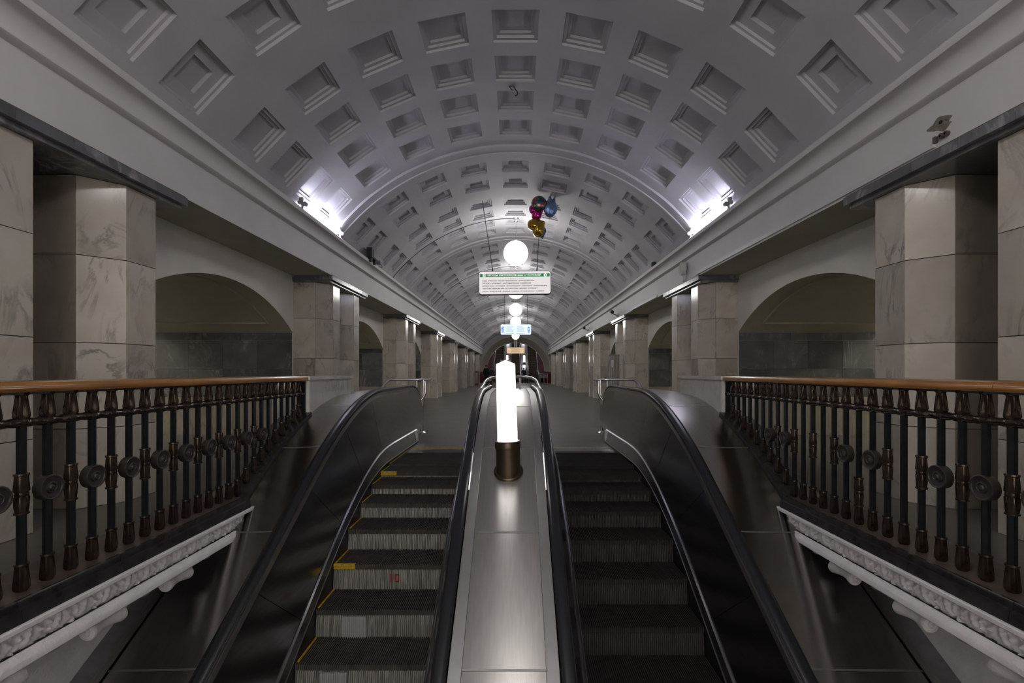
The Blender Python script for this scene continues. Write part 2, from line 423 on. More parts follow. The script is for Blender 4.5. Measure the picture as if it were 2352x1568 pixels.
# ------------------------------------------------------------------ pylons
c_ = .25
def col_faces(y):   # polygon points of one column, in (outward x, y), anticlockwise seen for left... returned as segments in order
    return [(XW, y), (XC+c_, y), (XC, y+c_), (XC, y+c_+.36), (XC+c_, y+.86), (XW, y+.86)]
ROWS = [(0, .70), (.70, 1.46), (1.46, 2.23), (2.23, 2.925)]
ordn = ['nearest', 'second', 'third', 'fourth', 'fifth', 'sixth', 'seventh', 'farthest']
def tile(mb, p, q, z0, z1, g=.0035, e=.02, s=1):
    p = Vector(p); q = Vector(q); d = (q-p).normalized(); nrm = Vector((d.y, -d.x))
    # choose the normal that points away from the column core
    a = p+d*g; b = q-d*g; oa = a+nrm*0; ob = b+nrm*0
    ia = a-nrm*e; ib = b-nrm*e
    poly = [(s*v.x, v.y) for v in (oa, ob, ib, ia)]
    mb.prism(poly if s > 0 else poly[::-1], z0+g, z1-g)
tile_me = {}
for s in (-1, 1):
    core = MB(); clad = MB()
    for yo in (0, 1.23):
        P = col_faces(yo)
        # inset core
        Q = [(XW+.01, yo+.02), (XC+c_+.008, yo+.02), (XC+.02, yo+c_+.008), (XC+.02, yo+c_+.352), (XC+c_+.008, yo+.84), (XW+.01, yo+.84)]
        Q = [(s*x, y) for x, y in Q]
        core.prism(Q if s < 0 else Q[::-1], 0, 2.925)
    core.box(s*4.255, s*XW, .84, 1.25, 0, 2.925)
    core_me = core.me('core', M['grout'])
    i = 0
    for yo in (0, 1.23):
        P = col_faces(yo)
        for f in range(5):
            p, q = P[f], P[f+1]
            for r_, (z0, z1) in enumerate(ROWS):
                t = MB(); d = (Vector(q)-Vector(p)); nrm = Vector((d.y, -d.x)).normalized()
                # outward normal check: away from column centre
                cx = Vector((XW, yo+.43)); mid = (Vector(p)+Vector(q))/2
                pp, qq = (p, q) if nrm.dot(mid-cx) > 0 else (q, p)
                tile(t, pp, qq, z0, z1, s=s); tile(clad, pp, qq, z0, z1, s=s)
                tile_me[(s, yo, f, r_)] = t.me('marble_tile', M['marble_shaded'] if (f == 0 and yo > 0) or f == 4 else M['marble'])
    clad_me = clad.me('marble_cladding', M['marble'])
    cap = []
    cap_lo = MB(); cap_lo.box(s*3.545, s*XW, -.03, 2.13, 2.925, 2.965)
    cap_lo_me = cap_lo.me('cap_lower_band', M['cap'])
    nb = 5; cap_blk = []
    for j in range(nb):
        y0 = -.06+2.22*j/nb; y1 = -.06+2.22*(j+1)/nb
        cap_blk.append(MB().box(s*3.495, s*XW, y0+.002, y1-.002, 2.965, 3.048).me('cap_block', M['cap']))
    cap_top = MB().box(s*3.508, s*XW, -.045, 2.145, 3.048, 3.062).me('cap_fillet', M['grout'])
    niche = MB().box(s*4.235, s*4.255, .865, 1.225, 0, 2.925).me('niche_strip', M['darkm'])
    for k in range(NPY):
        side = 'left' if s < 0 else 'right'
        lab = ('%s pale marble pylon of two chamfered columns on the %s side' % (ordn[k], side)) if k in (0, 7) else \
              ('%s pale marble pylon from the camera along the %s side' % (ordn[k], side))
        t = empty('marble_pylon', (0, PY0+PITCH*k, 0), lab, 'pylon', 'marble pylons of the hall')
        link('core', core_me, t); link('niche_strip', niche, t)
        link('cap_lower_band', cap_lo_me, t); link('cap_fillet', cap_top, t)
        for m_ in cap_blk: link('cap_block', m_, t)
        if k < 4:
            for key, m_ in tile_me.items():
                if key[0] == s: link('marble_tile', m_, t)
        else:
            link('marble_cladding', clad_me, t)

# ------------------------------------------------------------------ escalator curves
def P(Z):
    if Z > 6.35: return 0.
    if Z > 4.35: return -.577/4*(6.35-Z)**2
    return -.577-.577*(4.35-Z)
def Hd(Z):
    if Z > 6.7: return .976
    if Z > 4.4: return .976-.577/4.6*(6.7-Z)**2
    return -.104+.577*(Z-3.678)
def T1(Z): return P(Z)+.10+.11*sstep(4.6, 6.8, Z)
def T2(Z): return P(Z)+.03
BS, BZ = .9, .12        # balustrades are drawn on a 1:0.9 grid, their plinth stands .12 above the floor
def Dout(yl): return (Hd(BS*yl+.01)-.07-BZ)/BS
J = [-.7, .2, 1.1, 2.02, 2.93, 3.85, 4.8, 5.75, 6.7, 8.55]
YB = -.7

def zs(a, b, step=.12):
    n = max(2, int((b-a)/step)); return frange(a, b, n)
def newel(ax=.85, b=.42, zc=.556, y0=8.5, n=14, end=pi*.98):
    return [(y0+ax*sin(t), zc+b*cos(t)) for t in frange(0, end, n)]
def sweep(mb, path, sec, x0):     # path (y,z); sec (dx, dn)
    rows = []
    for i, (y, z) in enumerate(path):
        a = path[max(i-1, 0)]; b = path[min(i+1, len(path)-1)]
        ty, tz = b[0]-a[0], b[1]-a[1]; l = sqrt(ty*ty+tz*tz) or 1
        ny, nz = -tz/l, ty/l
        rows.append([(x0+dx, y+ny*dn, z+nz*dn) for dx, dn in sec])
    return mb.grid(rows, True)
hand_sec = [(-.043, -.030), (-.046, -.014), (-.034, -.003), (-.015, 0), (.015, 0), (.034, -.003), (.046, -.014), (.043, -.030), (.03, -.036), (-.03, -.036)]
def balustrade(parent, xe, s, seams):
    """inner balustrade of one escalator flank: step edge xe, outward direction s"""
    X = lambda d: xe+s*d
    zz = zs(YB, 8.25, .12)
    # black skirt
    mb = MB(); mb.grid([[(X(0), z, P(z)-.28), (X(0), z, T2(z))] for z in zz]); mb.build('skirt', M['skirt'], parent, 40)
    mb = MB(); mb.grid([[(X(0), z, T2(z)), (X(.006), z, T2(z)+.012), (X(.03), z, T1(z))] for z in zz]); mb.build('skirt_cover', M['panel'], parent, 40)
    mb = MB(); sweep(mb, [(z, T1(z)+.006) for z in zz], [(-.012, 0), (0, .012), (.012, 0), (0, -.012)], X(.03)); mb.build('skirt_trim', M['chrome'], parent, 60)
    mb = MB(); sweep(mb, [(z, T2(z)) for z in zz], [(-.005, 0), (0, .007), (.005, 0), (0, -.007)], X(.0)); mb.build('skirt_lower_trim', M['alu'], parent, 60)
    # panels, seams square to the incline
    for a, b in zip(seams[:-1], seams[1:]):
        dl = lambda z: .42*(1-sstep(4.2, 6.2, z))
        g = .0025; mb = MB(); n = max(4, int((b-a)/.1)); rows_ = []
        last = b >= seams[-1]
        for i in range(n+1):
            zt = lerp(a+g, b-g, i/n); row = []
            for u in frange(0, 1, 4):
                zb = zt+dl(zt)
                row.append((X(lerp(.035, .165, u)), lerp(zb, zt, u), lerp(T1(zb)+.012, Hd(zt)-.10, u)))
            rows_.append(row)
        mb.grid(rows_); mb.build('inner_panel', M['panel'], parent, 40)
    mb = MB(); mb.grid([[(X(.043), z, T1(z)), (X(.173), z, Hd(z)-.10)] for z in zs(YB, 8.2, .12)]); mb.build('panel_backing', M['skirt'], parent, 40)
    # newel end plate
    mb = MB(); e = newel(.80, .37, .556, 8.45, 12); rows_ = []
    mb.grid([[(X(lerp(.035, .165, sstep(.1, .9, z))), y, z) for y, z in e], [(X(lerp(.035, .165, sstep(.1, .9, z))), 8.2, max(.22, min(.876, z))) for y, z in e]])
    mb.build('newel_plate', M['panel'], parent, 40)
    mb = MB().box(X(0), X(.2), 8.2, 8.3, 0, .2); mb.build('newel_foot', M['panel'], parent)
    # aluminium guide and handrail
    path = [(z, Hd(z)) for z in zs(YB, 8.45, .08)]+newel()
    mb = MB(); sweep(mb, path, [(-.022, -.105), (-.030, -.095), (-.030, -.045), (.030, -.045), (.030, -.095), (.022, -.105)], X(.185)); mb.build('handrail_guide', M['alu'], parent, 40)
    mb = MB(); sweep(mb, path, hand_sec, X(.205)); mb.build('handrail', M['rubber'], parent, 50)

def make_step(mb_t, mb_r, w=.995, n=62, rise=.245, tread=.40):
    """ribbed tread and ribbed curved riser, origin at nose centre"""
    pw = w/n
    for i in range(n):
        x0 = -w/2+i*pw; xa = x0+pw*.1; xb = x0+pw*.62
        mb_t.add([(xa,.0,0),(xb,.0,0),(xb,tread,0),(xa,tread,0),(xa,.0,-.05),(xb,.0,-.05)], [(0,1,2,3),(4,5,1,0)])
        mb_t.add([(xb,.006,-.010),(x0+pw*1.1,.006,-.010),(x0+pw*1.1,tread,-.010),(xb,tread,-.010),(xb,.006,-.05),(x0+pw*1.1,.006,-.05)], [(0,1,2,3),(4,5,1,0)])
        mb_t.add([(xb,0,0),(xb,tread,0),(xb,tread,-.010),(xb,0,-.010)], [(0,1,2,3)])
        mb_t.add([(xa,0,0),(xa,tread,0),(xa,tread,-.010),(xa,0,-.010)], [(3,2,1,0)])
    rows_ = []
    for z in frange(-.048, -rise-.06, 6):
        y = .012-.02*sin((z+.048)/(-.2)*pi*.6)
        row = []
        for i in range(n):
            x0 = -w/2+i*pw
            row += [(x0, y+.008, z), (x0+pw*.15, y, z), (x0+pw*.85, y, z), (x0+pw, y+.008, z)]
        rows_.append(row)
    mb_r.grid(rows_)

bt, brr = MB(), MB(); make_step(bt, brr)
tread_me = bt.me('tread', M['tread']); tread_dk = bt.me('tread', M['tread_dark'])
riser_me = brr.me('riser', M['riser']); riser_dk = brr.me('riser', M['riser_dark'])
seg = MB()
for i in range(12):
    x0 = i*.0165; seg.box(x0+.0012, x0+.0153, .0, .006, -.245, -.052)
seg_me = seg.me('riser_segment', M['riser_new'])
edge_me = MB().box(-.495, -.478, .03, .38, -.004, .0015).me('yellow_edge', M['yellow'])
front_me = MB().box(-.495, -.30, -.0025, .03, -.045, .0015).me('yellow_nose', M['yellow'])

def escalator(label, xa, xb, s, dark, phase, pitch=.385):
    t = empty('escalator', ((xa+xb)/2, 7.62, 0), label, 'escalator')
    x0, y0 = t.location.x, t.location.y
    k = -9; n_ = 0
    while True:
        z = phase+pitch*k
        if z > 7.25: break
        st = link('step', tread_dk if dark else tread_me, t, ((xa+xb)/2-x0, z-y0, P(z)))
        r = link('riser', riser_dk if dark else riser_me, st)
        if not dark:
            if k % 1 == 0: link('yellow_edge', edge_me, st)
            if k in (2, 6): link('yellow_nose', front_me, st)
            if k in (0, 1, -2): link('riser_segment', seg_me, st, (-.30+.025*k, -.016, 0))
            if k == 2:
                lt = MB(); lt.box(.025, .040, -.016, -.010, -.155, -.085)
                for a_, b_, c0, c1 in ((.065,.075,-.155,-.085),(.093,.103,-.155,-.085),(.065,.103,-.093,-.085),(.065,.103,-.155,-.147)):
                    lt.box(a_, b_, -.016, -.010, c0, c1)
                lt.build('step_number', M['red'], st)
        k += 1
    mb = MB(); mb.box(xa-x0, xb-x0, 7.60-y0, 7.68-y0, -.04, .006)
    mb.build('comb_edge', M['yellow'] if not dark else M['comb'], t)
    mb = MB(); mb.box(xa-x0, xb-x0, 7.68-y0, 8.25-y0, -.04, .003); mb.build('comb_plate', M['floor'], t)
    return t
XL = (-1.66, -.66); XR = (.52, 1.52)
escL = escalator('left escalator with worn grey ribbed steps and yellow edge marks', *XL, -1, False, 3.63)
escR = escalator('right escalator with dark steps and a pale comb edge', *XR, 1, True, 3.50)
def shell(name, label, cat):
    return empty(name, (0, 0, 0), label, cat)
seamsL = [-.7, .7, 1.6, 2.5, 3.41, 4.30, 5.2, 6.14, 8.2]
outL = shell('escalator_balustrade', 'left outer escalator balustrade with dark panels and black handrail', 'balustrade')
outR = shell('escalator_balustrade', 'right outer escalator balustrade with dark panels and black handrail', 'balustrade')
mid = shell('escalator_balustrade', 'middle balustrade between the two escalators, carrying the lit column lamp', 'balustrade')
balustrade(outL, XL[0], -1, seamsL); balustrade(outR, XR[1], 1, seamsL)
balustrade(mid, XL[1], 1, seamsL); balustrade(mid, XR[0], -1, seamsL)
# decks
XO = 2.47
def dz(z): return Hd(z)-.07
def deck_outer(parent, xe, s):
    xi = abs(xe)+.255
    def row(z):
        h = dz(z)
        return [(s*xi, z, h-.02), (s*(xi+.005), z, h+.006), (s*(xi+.04), z, h+.004), (s*(xi+.16), z, h), (s*XO, z, h-.006)]
    for a, b in zip(J[:-1], J[1:]):
        mb = MB(); mb.grid([row(z) for z in zs(a+.002, b-.002, .1)]); mb.build('deck_panel', M['deck'], parent, 25)
        mb = MB(); mb.grid([[(x, y, z+.0015) for x, y, z in row(a-.006)[1:]], [(x, y, z+.0015) for x, y, z in row(a+.006)[1:]]]); mb.build('deck_joint', M['alu'], parent)
    mb = MB(); mb.grid([[(s*(XO-.005), z, dz(z)+.008), (s*(XO+.05), z, dz(z)+.008), (s*(XO+.05), z, dz(z)-.02)] for z in zs(YB, 5.6, .1)]); mb.build('deck_edge_strip', M['steel'], parent, 30)
    mb = MB(); mb.grid([[(s*(XO+.05), z, dz(z)-.01), (s*2.66, z, dz(z)-.02)] for z in zs(YB, 5.6, .1)]); mb.build('deck_margin', M['panel'], parent, 30)
    # rounded end cap beyond the landing
    e = newel(.60, .40, .506, 8.5, 8, pi/2)
    mb = MB(); mb.grid([[(s*xi, y, z), (s*XO, y, z-.01)] for y, z in e]+[[(s*xi, 9.1, 0), (s*XO, 9.1, 0)]]); mb.build('deck_end_cap', M['deck'], parent, 30)
    mb = MB(); mb.grid([[(s*XO, y, z-.01) for y, z in [(6.5, .89)]+e+[(9.1, 0)]], [(s*XO, y, 0) for y, z in [(6.5, .89)]+e+[(9.1, 0)]]]); mb.build('deck_outer_side', M['deck'], parent, 30)
deck_outer(outL, XL[0], -1); deck_outer(outR, XR[1], 1)
XM = -.07
for a, b in zip(J[:-1], J[1:]):
    mb = MB(); mb.grid([[(XM+d, z, Hd(z)-.072) for d in (-.255, .255)] for z in zs(a+.002, b-.002, .1)]); mb.build('deck_panel', M['deck'], mid, 25)
    mb = MB(); mb.grid([[(XM+d, z, Hd(z)-.0695) for d in (-.255, .255)] for z in (a-.006, a+.006)]); mb.build('deck_joint', M['alu'], mid)
for sg in (-1, 1):
    mb = MB(); mb.grid([[(XM+sg*.255, z, Hd(z)-.085), (XM+sg*.257, z, Hd(z)-.060), (XM+sg*.335, z, Hd(z)-.056), (XM+sg*.337, z, Hd(z)-.085)] for z in zs(YB, 8.5, .1)])
    mb.build('deck_side_strip', M['alu'], mid, 30)
e = newel(.55, .40, .50, 8.5, 10, pi/2)
mb = MB(); mb.grid([[(XM-.337, y, z), (XM+.337, y, z)] for y, z in e]+[[(XM-.337, 9.05, 0), (XM+.337, 9.05, 0)]]); mb.build('deck_end_cap', M['alu'], mid, 40)

# ------------------------------------------------------------------ column lamp on the middle balustrade
ly = 4.47; lz = Hd(ly)-.072
lamp = empty('column_lamp', (-.065, ly, lz), 'glowing white column lamp with bronze base on the middle balustrade', 'lamp', rot=(0, radians(-1.6), 0))
MB().lathe([(0, -.10), (.113, -.10), (.113, .215), (.119, .218), (.121, .27), (.113, .285), (.09, .286), (0, .286)], n=32).build('lamp_base', M['lampbrz'], lamp, 35)
fl = MB().lathe([(.10, -.012), (.136, -.012), (.138, .012), (.130, .022), (.112, .024)], n=32)
fl.build('base_flange', M['lampbrz'], lamp, 35, (0, 0, .0), (radians(27), 0, 0))
MB().lathe([(0, .28), (.094, .28), (.0925, .30), (.088, .985), (.084, .995), (0, 1.03)], n=6).build('lamp_shade', M['post'], lamp, 20)
for q, yy in enumerate((-.55, -5.4)):  # unseen lamps added below the frame to fill the foreground
    l2 = empty('column_lamp', (-.065, yy, Hd(yy)-.072), 'added unseen fill lamp down the middle balustrade, %s' % ('next below the visible one' if q == 0 else 'second below the visible one'), 'lamp')
    MB().lathe([(0, -.10), (.113, -.10), (.113, .215), (.121, .22), (.121, .27), (.09, .286), (0, .286)], n=24).build('lamp_base', M['lampbrz'], l2, 35)
    MB().lathe([(0, .28), (.094, .28), (.088, .985), (0, 1.03)], n=6).build('lamp_shade', M['post'], l2, 20)

# ------------------------------------------------------------------ chrome guard rails
def smooth_path(pts, n=6):
    pts = [Vector(p) for p in pts]; out = []
    for i in range(len(pts)-1):
        p0 = pts[max(i-1,0)]; p1 = pts[i]; p2 = pts[i+1]; p3 = pts[min(i+2,len(pts)-1)]
        for k in range(n):
            t = k/n
            out.append(.5*((2*p1)+(p2-p0)*t+(2*p0-5*p1+4*p2-p3)*t*t+(3*p1-p0-3*p2+p3)*t**3))
    out.append(pts[-1]); return out
for s in (-1, 1):
    mx = (lambda x: x) if s < 0 else (lambda x: -.14-x)
    t = empty('guard_rail', (mx(-1.83), 9.45, 0), 'chrome tube guard rail beside the %s escalator landing' % ('left' if s < 0 else 'right'), 'railing')
    f = lambda pts: [(mx(x)-t.location.x, y-9.45, z) for x, y, z in pts]
    MB().tube(smooth_path(f([(-2.52, 9.1, .88), (-2.48, 9.25, 1.0), (-2.38, 9.35, 1.05), (-1.95, 9.5, 1.05), (-1.82, 9.5, 1.05), (-1.66, 9.5, 1.06)])), .024, 10).build('top_tube', M['chrome'], t, 50)
    MB().tube(f([(-1.83, 9.45, .0), (-1.80, 9.47, 1.05)]), .022, 10).build('post', M['chrome'], t, 50)
    MB().tube(f([(-1.97, 9.65, .0), (-1.97, 9.65, 1.04)]), .022, 10).build('post', M['chrome'], t, 50)
    MB().tube(smooth_path(f([(-1.77, 9.48, 1.02), (-1.76, 9.46, .85), (-1.78, 9.44, .74), (-1.86, 9.40, .63), (-1.97, 9.36, .60), (-2.06, 9.3, .60)])), .024, 10).build('bent_tube', M['chrome'], t, 50)
    MB().lathe([(.0, 0), (.075, 0), (.075, .02), (.045, .04), (.033, .05), (.033, .16), (.0, .16)], f([(-1.83, 9.45, 0)])[0], 16).build('post_foot', M['chrome'], t, 40)
t = empty('guard_rail', (-.07, 8.8, .9), 'chrome tube loop around the end of the middle balustrade', 'railing')
MB().tube(smooth_path([(x+.07, y-8.8, z-.9) for x, y, z in [(-.50,6.7,.94),(-.50,7.4,.985),(-.48,8.0,1.06),(-.40,8.6,1.10),(-.22,8.8,1.11),(.08,8.8,1.11),(.26,8.6,1.10),(.34,8.0,1.06),(.36,7.4,.985),(.36,6.7,.94)]], 5), .024, 10).build('loop_tube', M['chrome'], t, 50)
for x in (-.22, .08): MB().tube([(x+.07, 0, -.2), (x+.07, 0, .2)], .018, 8).build('post', M['chrome'], t, 50)

# ------------------------------------------------------------------ stone balustrades over the well
hexn = 6
def gad(prof, n=16, fl=.10, nf=8):   # fluted lathe
    mb = MB(); rows_ = []
    m = n*2
    for r, h, f in prof:
        rows_.append([(r*(1-f*fl*(.5-.5*cos(nf*2*pi*k/m)))*cos(2*pi*k/m), r*(1-f*fl*(.5-.5*cos(nf*2*pi*k/m)))*sin(2*pi*k/m), h) for k in range(m)])
    mb.grid(rows_, True); return mb
cap_me = gad([(.018,1.095,0),(.033,1.09,0),(.035,1.08,0),(.026,1.072,0),(.027,1.06,1),(.037,.975,1.3),(.038,.960,1.3),(.031,.945,.4),(.024,.94,0)], 12, .22, 6).me('baluster_capital', M['bronze'], 40)
foot_me = gad([(.022,.150,0),(.031,.149,0),(.032,.138,0),(.028,.134,0),(.029,.125,1),(.037,.03,1.3),(.036,.012,1.3),(.026,.0,.3)], 12, .22, 6).me('baluster_foot', M['bronze'], 40)
ring_me = gad([(.022,.655,0),(.033,.652,0),(.034,.642,0),(.029,.638,0),(.033,.600,1),(.036,.558,1),(.029,.551,0),(.031,.546,0),(.031,.536,0),(.029,.531,0),(.035,.523,1),(.032,.470,1),(.028,.446,0),(.033,.444,0),(.033,.434,0),(.022,.431,0)], 12, .2, 6).me('baluster_collar', M['bronze'], 40)
def disc_mesh(s):
    mb = MB(); q = -s   # face looks to the well
    mb.lathe([(0,-.026*q),(.066,-.026*q),(.072,-.022*q),(.073,.020*q),(.072,.027*q),(.067,.029*q),(.061,.027*q),(.058,.020*q),(.034,.018*q),(.032,.026*q),(.026,.028*q),(.022,.022*q),(.018,.024*q),(.013,.031*q),(0,.033*q)], (0,0,0), 28, 'x')
    return mb.me('baluster_disc', M['disc'], 35)
def shaft_mesh(z0, z1):
    mb = MB(); mb.lathe([(0, z0), (.0225, z0), (.0225, z1), (0, z1)], n=6)
    return mb.me('baluster', M['iron'], None)
XBAR = 2.66
shaft0 = shaft_mesh(.02, 1.08)
for s in (-1, 1):
    side = 'left' if s < 0 else 'right'
    bal = empty('stair_balustrade', (s*2.40, 3.61, BZ), 'dark iron balustrade with wooden handrail on the %s side of the well' % side, 'balustrade')
    Y = lambda y: y-4
    bal.scale = (BS, BS, BS)
    disc_me = disc_mesh(s)
    ybase = 2.60 if s < 0 else 2.585
    i = -24
    while True:
        y = ybase+.145*i
        if y > 6.02: break
        zb = max(.02, Dout(y)+.03)
        if zb < .021:
            b = link('baluster', shaft0, bal, (0, Y(y), 0)); link('baluster_foot', foot_me, b, (0, 0, .02))
        else:
            b = link('baluster', shaft_mesh(zb, 1.08), bal, (0, Y(y), 0)); link('baluster_foot', foot_me, b, (0, 0, zb))
        link('baluster_capital', cap_me, b)
        kind = 'disc' if i % 2 else 'ring'
        if s > 0:
            seq = {0:'ring',1:'disc',2:'ring',3:'disc',4:'ring',5:'plain',6:'ring',7:'disc',8:'low',9:'disc',10:'ring',11:'plain',12:'ring',13:'plain',14:'ring',15:'disc',16:'ring',17:'disc',18:'ring'}
            kind = seq.get(i, kind if i < 0 else 'plain')
        elif i > 17: kind = 'plain'
        if zb > .28: kind = 'plain'
        if kind == 'disc': link('baluster_disc', disc_me, b, (-s*.004, 0, .545))
        elif kind == 'ring' and zb < .26: link('baluster_collar', ring_me, b)
        elif kind == 'low': link('baluster_collar', ring_me, b, (0, 0, -.27))
        i += 1
    # end bar against the parapet
    MB().box(-.03, .03, Y(6.05), Y(6.11), .6, 1.08).build('end_bar', M['iron'], bal)
    # rope rail
    y0, y1 = -1.0, 6.08; nn = int((y1-y0)/.012); rws = []
    for a in range(nn+1):
        y = lerp(y0, y1, a/nn); tw = (y-ybase)/.145
        br_ = .022+.005*abs(sin(tw*pi*2+.3))
        u = abs(((tw+.5) % 1)-.5)          # distance from bar
        br_ += .014*max(0, 1-u/.16)
        rws.append([((br_+.0025*cos(3*(2*pi*k/10)+tw*9))*cos(2*pi*k/10), Y(y), .927+br_*sin(2*pi*k/10)) for k in range(10)])
    MB().grid(rws, True).build('rope_rail', M['bronze'], bal, 60)
    # wooden handrail with joints
    sec = [(-.062, 1.092), (-.072, 1.105), (-.072, 1.125), (-.060, 1.145), (-.03, 1.155), (.03, 1.155), (.060, 1.145), (.072, 1.125), (.072, 1.105), (.062, 1.092)]
    cuts = [-1.1, 1.4, 3.9, 6.10] if s < 0 else [-1.1, 2.62, 4.95, 6.10]
    for a, b in zip(cuts[:-1], cuts[1:]):
        MB().extr_y([(x, z) for x, z in sec], Y(a+.002), Y(b-.002), True, True).build('wooden_handrail', M['wood'], bal, 40)
    MB().box(-.03, .03, Y(-1.0), Y(6.08), 1.078, 1.094).build('rail_bar', M['iron'], bal)
    # plinth, curb, inclined stringer
    MB().box(s*(2.53-XBAR), s*(2.98-XBAR), Y(-1.2), Y(4.54), -.05, .02).build('plinth_slab', M['plinth'], bal)
    prof = [(2.535, .018), (2.522, .044), (2.500, .046), (2.494, .030), (2.494, .004), (2.478, .0), (2.470, -.05), (2.466, -.062), (2.60, -.062)]
    for a, b in ((-1.2, .6), (.6, 2.42), (2.42, 3.05), (3.05, 3.72), (3.72, 4.52)):
        MB().extr_y([(s*(x-XBAR*1.0), z) for x, z in prof], Y(a+.0015), Y(b-.0015), True, True).build('curb_stone', M['curb'], bal, 30)
    MB().grid([[(s*(2.56-XBAR), Y(z), Dout(z)-.02), (s*(2.56-XBAR), Y(z), Dout(z)+.03), (s*(2.76-XBAR), Y(z), Dout(z)+.03), (s*(2.76-XBAR), Y(z), Dout(z)-.02)] for z in zs(4.5, 6.08, .1)]).build('inclined_stringer', M['curb'], bal, 30)
    # ---- carved cornice under the plinth
    cor = empty('carved_cornice', (s*2.345, 2.71, -.033), 'white carved leaf cornice with scroll brackets under the %s balustrade' % side, 'cornice')
    cor.scale = (BS, BS, BS)
    C = lambda x, y, z: (s*(x-2.6), y-3, z+.17)
    def cprof(prof, name, y0=-1.2, y1=4.56, n=2):
        MB().grid([[C(x, y, z) for x, z in prof] for y in frange(y0, y1, n)]).build(name, M['stucco'], cor, 40)
    cprof([(2.60, -.062), (2.452, -.062), (2.446, -.068), (2.446, -.088), (2.455, -.094), (2.475, -.098)], 'top_fillet')
    cprof([(2.486, -.208), (2.468, -.212), (2.462, -.222), (2.452, -.230), (2.446, -.245), (2.446, -.272), (2.455, -.280), (2.95, -.280)], 'lower_moulding')
    # frieze relief
    ny, nz = 740, 16; rws = []
    for a in range(ny+1):
        y = lerp(-1.2, 4.56, a/ny); row = []
        ph = y/.16; u = ph-math.floor(ph)
        for b in range(nz+1):
            v = b/nz; z = lerp(-.098, -.208, v); base = lerp(2.478, 2.488, v)
            # palmette: outline lobes and a leaning stem between
            cx = abs(u-.5)*2
            leaf = max(0, 1-((cx)/.82)**2-((v-.55)/.55)**2)
            ribs = .5+.5*cos((u-.5)*22*(1.25-v)+3*v)
            stem = math.exp(-((u-.5-.32*sin(v*3.1)+.5*(1 if u < .5 else -1)*0)/.07)**2)*(.5+.5*sin(v*pi))
            edge = math.exp(-((cx-.95+.25*sin(v*pi))/.10)**2)
            h = .026*sqrt(leaf)*(.55+.45*ribs)+.018*edge*(.6+.4*sin(v*17+math.floor(ph)*2.1))
            h += .003*sin(y*173+v*31)*sin(v*47+y*61)
            row.append(C(base-h+.022, y, z))
        rws.append(row)
    MB().grid(rws).build('leaf_frieze', M['stucco'], cor, 80)
    for j, yb in enumerate((-.34, .30, .94, 1.58, 2.22, 2.86, 3.50) if s < 0 else (-.28, .37, 1.01, 1.66, 2.30, 2.95, 3.61)):
        # scroll bracket: volute roll whose axis runs with the hall, waisted like a bolster
        br = MB(); prf = [(0, 0), (.030, 0), (.034, .004), (.048, .006), (.052, .014), (.050, .03), (.042, .055), (.034, .09), (.033, .13), (.037, .17), (.045, .21), (.052, .235), (.050, .25), (0, .252)]
        br.lathe(prf, C(2.545, yb, -.352), 18, 'y')
        bk = br.build('scroll_bracket', M['stucco'], cor, 40)
        v2 = MB(); 
        v2.tube([C(2.545+.034*(1-t/9)*cos(t), yb-.002, -.352+.034*(1-t/9)*sin(t)) for t in frange(0, 8, 40)], .005, 6); v2.build('volute', M['stucco'], bk, 60)
        b2 = MB(); b2.grid([[C(2.53, yb+.02, -.280), C(2.53, yb+.23, -.280)], [C(2.56, yb+.02, -.33), C(2.56, yb+.23, -.33)], [C(2.74, yb+.02, -.34), C(2.74, yb+.23, -.34)], [C(2.90, yb+.02, -.30), C(2.90, yb+.23, -.30)]]); b2.build('bracket_body', M['stucco'], bk, 40)
        # leaf rosette between brackets
        lf = MB(); rws = []
        for a in range(9):
            t = a/8; w = .055*sin(pi*min(1, .15+t*.85))
            rws.append([C(2.52+(q-.5)*2*w+.05*0, yb+.28+t*.22, -.282-.035*sin(pi*t)*(1-abs(q-.5)*1.2)*(.8+.2*cos(q*18))) for q in frange(0, 1, 8)])
        lf.grid(rws); lf.build('soffit_leaf', M['stucco'], cor, 60)
    # well wall below and parapet
    mb = MB().quad((s*2.66, YBACK, 0), (s*2.66, YBACK, -12), (s*2.66, 7.2, -12), (s*2.66, 7.2, 0))
    w = mb.build('wall_well_'+side, M['stucco']); tag(w, 'white wall of the escalator well under the %s cornice' % side, kind='structure')
    par = empty('marble_parapet', (s*2.5, 6.1, 0), 'white marble parapet block at the end of the %s balustrade' % side, 'parapet')
    q = lambda x: s*(x-2.5); yq = lambda y: y-6.1
    MB().box(q(2.36), q(2.74), yq(5.50), yq(6.84), 0, 1.10).build('parapet_core', M['grout'], par)
    MB().box(q(2.318), q(2.77), yq(5.455), yq(6.90), 1.11, 1.152).build('parapet_coping', M['marble_w'], par)
    for a, b in ((5.505, 5.95), (5.95, 6.40), (6.40, 6.85)):
        MB().box(q(2.335), q(2.362), yq(a+.002), yq(b-.002), 0, 1.11).build('marble_tile', M['marble_w'], par)
    for a, b in ((2.333, 2.42), (2.42, 2.75)):
        MB().box(q(a+.001), q(b-.001), yq(5.475), yq(5.505), 0, 1.11).build('marble_tile', M['marble_w'], par)

mb = MB(); mb.grid([[(-2.66, y, P(y)-.55), (2.66, y, P(y)-.55)] for y in frange(YBACK, 7.2, 60)])  # slab added under the steps to block light from below
o = mb.build('floor_well_blocker', M['grout']); tag(o, 'added dark slope blocking light from below the escalators', kind='structure')
mb = MB().quad((-2.66, YBACK, -12), (2.66, YBACK, -12), (2.66, YBACK, 0), (-2.66, YBACK, 0))  # unseen wall added across the well to keep stray light out
o = mb.build('wall_well_blocker', M['stucco']); tag(o, 'added unseen wall blocking light from the well behind the camera', kind='structure')

